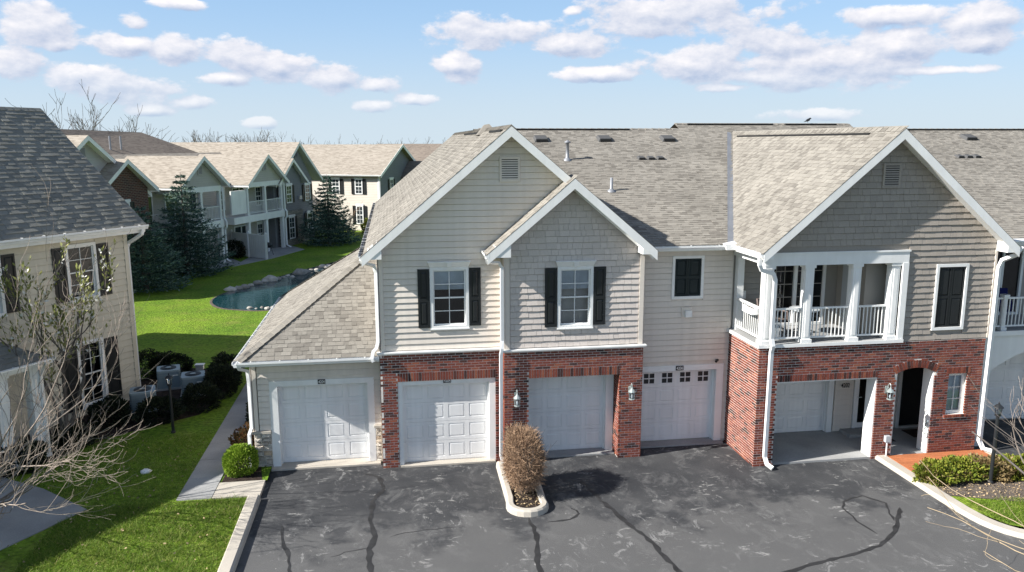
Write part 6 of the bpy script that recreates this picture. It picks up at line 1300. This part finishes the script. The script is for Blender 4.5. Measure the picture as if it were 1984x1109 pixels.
# twiggy bush on the island
rs = np.random.RandomState(8); o = thing('bare_bush', 'clipped twiggy brown bush on the kerbed island', 'bush', (2.95, 17.75, .09)); local_frame(o)
br = MB()
for k in range(34): a = rs.rand() * 6.28; e_ = rs.rand(); grow(br, (.12 * math.cos(a), .25 * math.sin(a), 0), (.5 * math.cos(a) * e_, .85 * math.sin(a) * e_, 1.0), .95, .012, 1, rs, .5, .1, .03, 5, (2, 3), .6, None, .004)
br.build('stems', W['bark_dark'], o, kind='stuff')
n = 8200; p, d = blob(n, (1, 1, 1), lump=.09, shell=.62, rs=rs, lo=-.85); p = p / ((np.abs(d) ** 3.2).sum(1) ** (1 / 3.2))[:, None] * np.array([.40, .66, .66]); p[:, 2] += .80; n = len(p); t = d * .7 + rs.normal(0, .8, (n, 3)); t[:, 2] += .5; t /= np.linalg.norm(t, axis=1)[:, None]; b_ = np.cross(t, rs.normal(size=(n, 3))); b_ /= np.linalg.norm(b_, axis=1)[:, None]
ln = (.10 + .14 * rs.rand(n))[:, None]; w_ = .0048; v = np.stack([p - b_ * w_, p + b_ * w_, p + t * ln + b_ * w_ * .6, p + t * ln - b_ * w_ * .6], 1).reshape(-1, 3); np_mesh('twigs', v, np.arange(4 * n).reshape(-1, 4), W['twig'], o, kind='stuff'); no_frame()
# saplings and branches at lower right
rs = np.random.RandomState(14)
o = thing('bare_sapling', 'thin pale bare sapling in front of the arched garage at right', 'tree', (14.35, 14.95, .05)); local_frame(o); tr = MB(); tr.tube([(0, 0, 0), (.04, 0, .8), (.02, .05, 1.5)], [.06, .05, .04], 8); tr.build('trunk', W['bark'], o); br = MB()
for k in range(9): z = .7 + k * .1; a = k * 2.3; grow(br, (.03, .02, z), (math.cos(a) - .15, math.sin(a), 1.1), 1.25, .020, 2, rs, .5, .12, .06, 6, (2, 3), .62, None, .0055)
br.build('branches', W['bark'], o, kind='stuff'); no_frame()
rs = np.random.RandomState(33)
o = thing('bare_tree', 'bare tree reaching in with long tan shoots at the lower right', 'tree', (11.6, 8.3, 0)); local_frame(o); tr = MB(); tr.tube([(0, 0, 0), (-.03, .03, 1.0), (0, .1, 1.7)], [.12, .10, .08], 8); tr.build('trunk', W['bark_dark'], o)
br = MB(); bt = MB()
grow(br, (0, .05, 1.35), (-.30, 1.0, .62), 4.4, .034, 0, rs, .4, .05, .0, 9)
grow(br, (0, .05, 1.2), (-.05, 1.0, .45), 3.9, .03, 1, rs, .35, .07, .0, 8, (2, 3), .5, None, .008)
grow(br, (0, .08, 1.5), (.1, 1.0, .75), 3.6, .03, 1, rs, .4, .07, .02, 8, (2, 3), .5, None, .007)
for (x, y_, z, ln) in ((-.62, 1.0, .22, 4.6), (-.5, 1.0, .40, 4.6), (-.75, 1.0, .10, 4.4), (-.35, 1.0, .52, 4.8), (-.2, 1.0, .30, 4.0), (.05, 1.0, .33, 3.6)): grow(bt, (0, .06, 1.25), (x, y_, z), ln, .013, 1, rs, .3, .15, -.004, 14, (1, 2), .30, None, .005)
br.build('branches', W['bark_dark'], o, kind='stuff'); bt.build('shoots', W['bark_tan'], o, kind='stuff'); no_frame()

# spruces
def spruce(label, x, y, h, rbase, seed, n_lv=17):
    rs = np.random.RandomState(seed); o = thing('spruce_tree', label, 'tree', (x, y, LZ), rs.rand() * 6, 'spruces by the long building'); local_frame(o)
    MB().tube([(0, 0, 0), (0, 0, h * .5), (0, 0, h)], [.16, .09, .012], 7).build('trunk', W['bark_dark'], o)
    C_, D_, S_ = [], [], []
    for i in range(n_lv):
        f = (i + .5) / n_lv; z = .25 + f ** .92 * (h - .35); R = rbase * (1 - f) ** .88 * (.9 + .15 * rs.rand()) + .10; nb = int(7 + 13 * (1 - f))
        for k in range(nb):
            a = 6.283 * (k + rs.rand() * .8) / nb + i * .7; L_ = R * rs.uniform(.6, 1.2); m = int(10 + 46 * L_)
            t = rs.rand(m) ** .75; rad = t * L_; zz = z - .22 * L_ * np.sin(t * 2.2) + .16 * L_ * t ** 2 + rs.normal(0, .03, m); w_ = (.05 + .26 * L_ * t * (1 - t * .55)) * rs.normal(0, 1, m)
            C_.append(np.stack([np.cos(a) * rad - np.sin(a) * w_, np.sin(a) * rad + np.cos(a) * w_, zz], 1)); D_.append(np.stack([np.cos(a) * np.ones(m) * .8 - np.sin(a) * w_ * 2, np.sin(a) * np.ones(m) * .8 + np.cos(a) * w_ * 2, rs.normal(.18, .25, m)], 1))
    c = np.concatenate(C_); d = np.concatenate(D_); d /= np.linalg.norm(d, axis=1)[:, None]; v, q = leaf_quads(c, .19, .30, .0, rs, d); np_mesh('crown', v, q, W['spruce'], o); no_frame()
spruce('tall dark spruce in the middle of the long building front', -13.1, 52.5, 6.5, 2.9, 3); spruce('lighter spruce partly hidden behind the left house corner', -14.1, 47.2, 4.9, 2.5, 4, 14); spruce('spruce standing at the far end before the cream house', -5.25, 66.9, 5.75, 2.5, 6)
# bare trees on the skyline
def bare_far(label, x, y, h, seed, group, n=3):
    rs = np.random.RandomState(seed); o = thing('bare_tree', label, 'tree', (x, y, 0), 0, group); local_frame(o); tr = MB(); tr.tube([(0, 0, 0), (.1, 0, h * .3), (0, .1, h * .45)], [.25, .2, .16], 7); tr.build('trunk', W['bark_dark'], o); br = MB()
    for k in range(9): z = h * (.25 + .025 * k); a = k * 2.4; grow(br, (0, 0, z), (math.cos(a) * .7, math.sin(a) * .7, 1), h * .34, .10, n, rs, .55, .12, .08, 5, (2, 4), .68, None, .022)
    br.build('crown', W['bark_dark'], o, kind='stuff'); no_frame()
bare_far('large bare tree on the skyline behind the left house roof', -32.5, 88, 13.2, 2, 'bare trees on the skyline'); bare_far('bare tree on the skyline right of the large one', -29.0, 92, 11.2, 9, 'bare trees on the skyline'); bare_far('slender bare tree on the skyline between roof gables', -27.0, 96, 10.8, 12, 'bare trees on the skyline', 2)
rs = np.random.RandomState(77); br = MB()
for k in range(26):
    x = -39 + k * 1.05 + rs.normal(0, .5) if k < 16 else -20 + (k - 16) * 3.4; y_ = 165 + rs.normal(0, 6); h = rs.uniform(8.6, 9.7) if k < 16 else rs.uniform(7.6, 8.3); br.tube([(x, y_, 0), (x, y_, h * .6)], [.25, .12], 5)
    for j in range(7): a = j * 2.3; grow(br, (x, y_, h * (.45 + .03 * j)), (math.cos(a) * .55, math.sin(a) * .55, 1), h * .32, .07, 2, rs, .5, .12, .08, 4, (2, 3), .65, None, .03)
br = br.build('far_wood', W['bark_dark'], None, kind='stuff'); tag(br, 'row of bare trees along the distant skyline', 'trees')
# bare shrub by the cream house
rs = np.random.RandomState(55); o = thing('bare_shrub', 'bare reddish shrub at the wall of the cream house', 'shrub', (-4.2, 73.6, LZ)); local_frame(o); br = MB()
for k in range(8): a = k * .8; grow(br, (0, 0, 0), (math.cos(a) * .5, math.sin(a) * .5, 1), 1.8, .035, 2, rs, .5, .12, .08, 5, (2, 4), .65, None, .012)
br.build('branches', W['twig'], o, kind='stuff'); no_frame()

# ------------------------------------------------------------------ grass blades where the lawn is close
def blades(name, label, polys, dens, h, z):
    P_ = []
    for (x0, x1, y0, y1, dn, test) in polys:
        n = int((x1 - x0) * (y1 - y0) * dn * dens); xy = np.stack([npr.uniform(x0, x1, n), npr.uniform(y0, y1, n)], 1); k = np.array([test(a, b) for a, b in xy], bool); P_.append(xy[k])
    xy = np.concatenate(P_); n = len(xy); cl = np.sin(xy[:, 0] * 3.1 + 1.3 * np.sin(xy[:, 1] * 2.3)) * np.sin(xy[:, 1] * 3.7 + 1.1 * np.sin(xy[:, 0] * 1.9)); hh = h * (.45 + npr.rand(n) + .45 * cl.clip(-.6, 1)) * np.where(npr.rand(n) < .04, 1.8, 1.0); ang = npr.rand(n) * 6.283; ln = npr.normal(0, .95, (n, 2)) * hh[:, None]; w_ = .007
    a = np.stack([xy[:, 0] - np.cos(ang) * w_, xy[:, 1] - np.sin(ang) * w_, np.full(n, z)], 1); b = np.stack([xy[:, 0] + np.cos(ang) * w_, xy[:, 1] + np.sin(ang) * w_, np.full(n, z)], 1); c = np.stack([xy[:, 0] + ln[:, 0], xy[:, 1] + ln[:, 1], z + hh], 1)
    v = np.stack([a, b, c], 1).reshape(-1, 3); o = np_mesh(name, v, np.arange(3 * n).reshape(-1, 3), W['grass_blade']); o['kind'] = 'stuff'; tag(o, label, 'grass')
def left_ok(x, y):
    if -5.27 < x < -3.6 and 18.33 < y: return False
    if y > 14 and x < -7.1 and (x + 7.15) * -1.34 + (y - 18.23) * -1.47 > 0 and y > 16.5 + (x + 8.26) * 1.5: return False
    return not (x < -5.6 and y > 22.9)
blades('grass', 'short green grass on the near left lawn', [(-7.6, -3.63, 12.2, 18.33, 2200, left_ok), (-9.0, -5.25, 18.33, 23.0, 700, left_ok)], 1.0, .055, LZ)
blades('grass', 'green grass strip inside the right hand kerb', [(13.2, 17.5, 14.0, 15.6, 1800, lambda x, y: y > 14.5 - (x - 13.2) * .5 and y < 15.75 - (x - 13.2) * .15)], 1.0, .055, .05)

def litter(name, label, x0, x1, y0, y1, n, z, size, test, matk):
    xy = np.stack([npr.uniform(x0, x1, n), npr.uniform(y0, y1, n)], 1); xy = xy[[bool(test(a, b)) for a, b in xy]]; n = len(xy); c = np.concatenate([xy, np.full((n, 1), z)], 1); d = npr.normal(size=(n, 3)); d[:, 2] = np.abs(d[:, 2]) * .15
    d /= np.linalg.norm(d, axis=1)[:, None]; v, q = leaf_quads(c, size, .6, .05, npr, d); o = np_mesh(name, v, q, W[matk]); o['kind'] = 'stuff'; tag(o, label, 'leaf litter')
litter('leaf_litter', 'scattered dry leaves on the shaded left lawn', -9.0, -3.7, 13.0, 23.0, 420, LZ + .05, .06, left_ok, 'litter')
litter('leaf_litter', 'dry leaf bits on the grey mulch by the yew hedge', 13.0, 18.0, 15.4, 17.2, 1500, .065, .05, lambda x, y: y > 15.95 - (x - 13) * .38 if x < 14.6 else True, 'litter')
litter('leaf_litter', 'dry leaf bits around the island bush', 2.66, 3.26, 16.8, 19.3, 420, .098, .05, lambda x, y: True, 'litter')
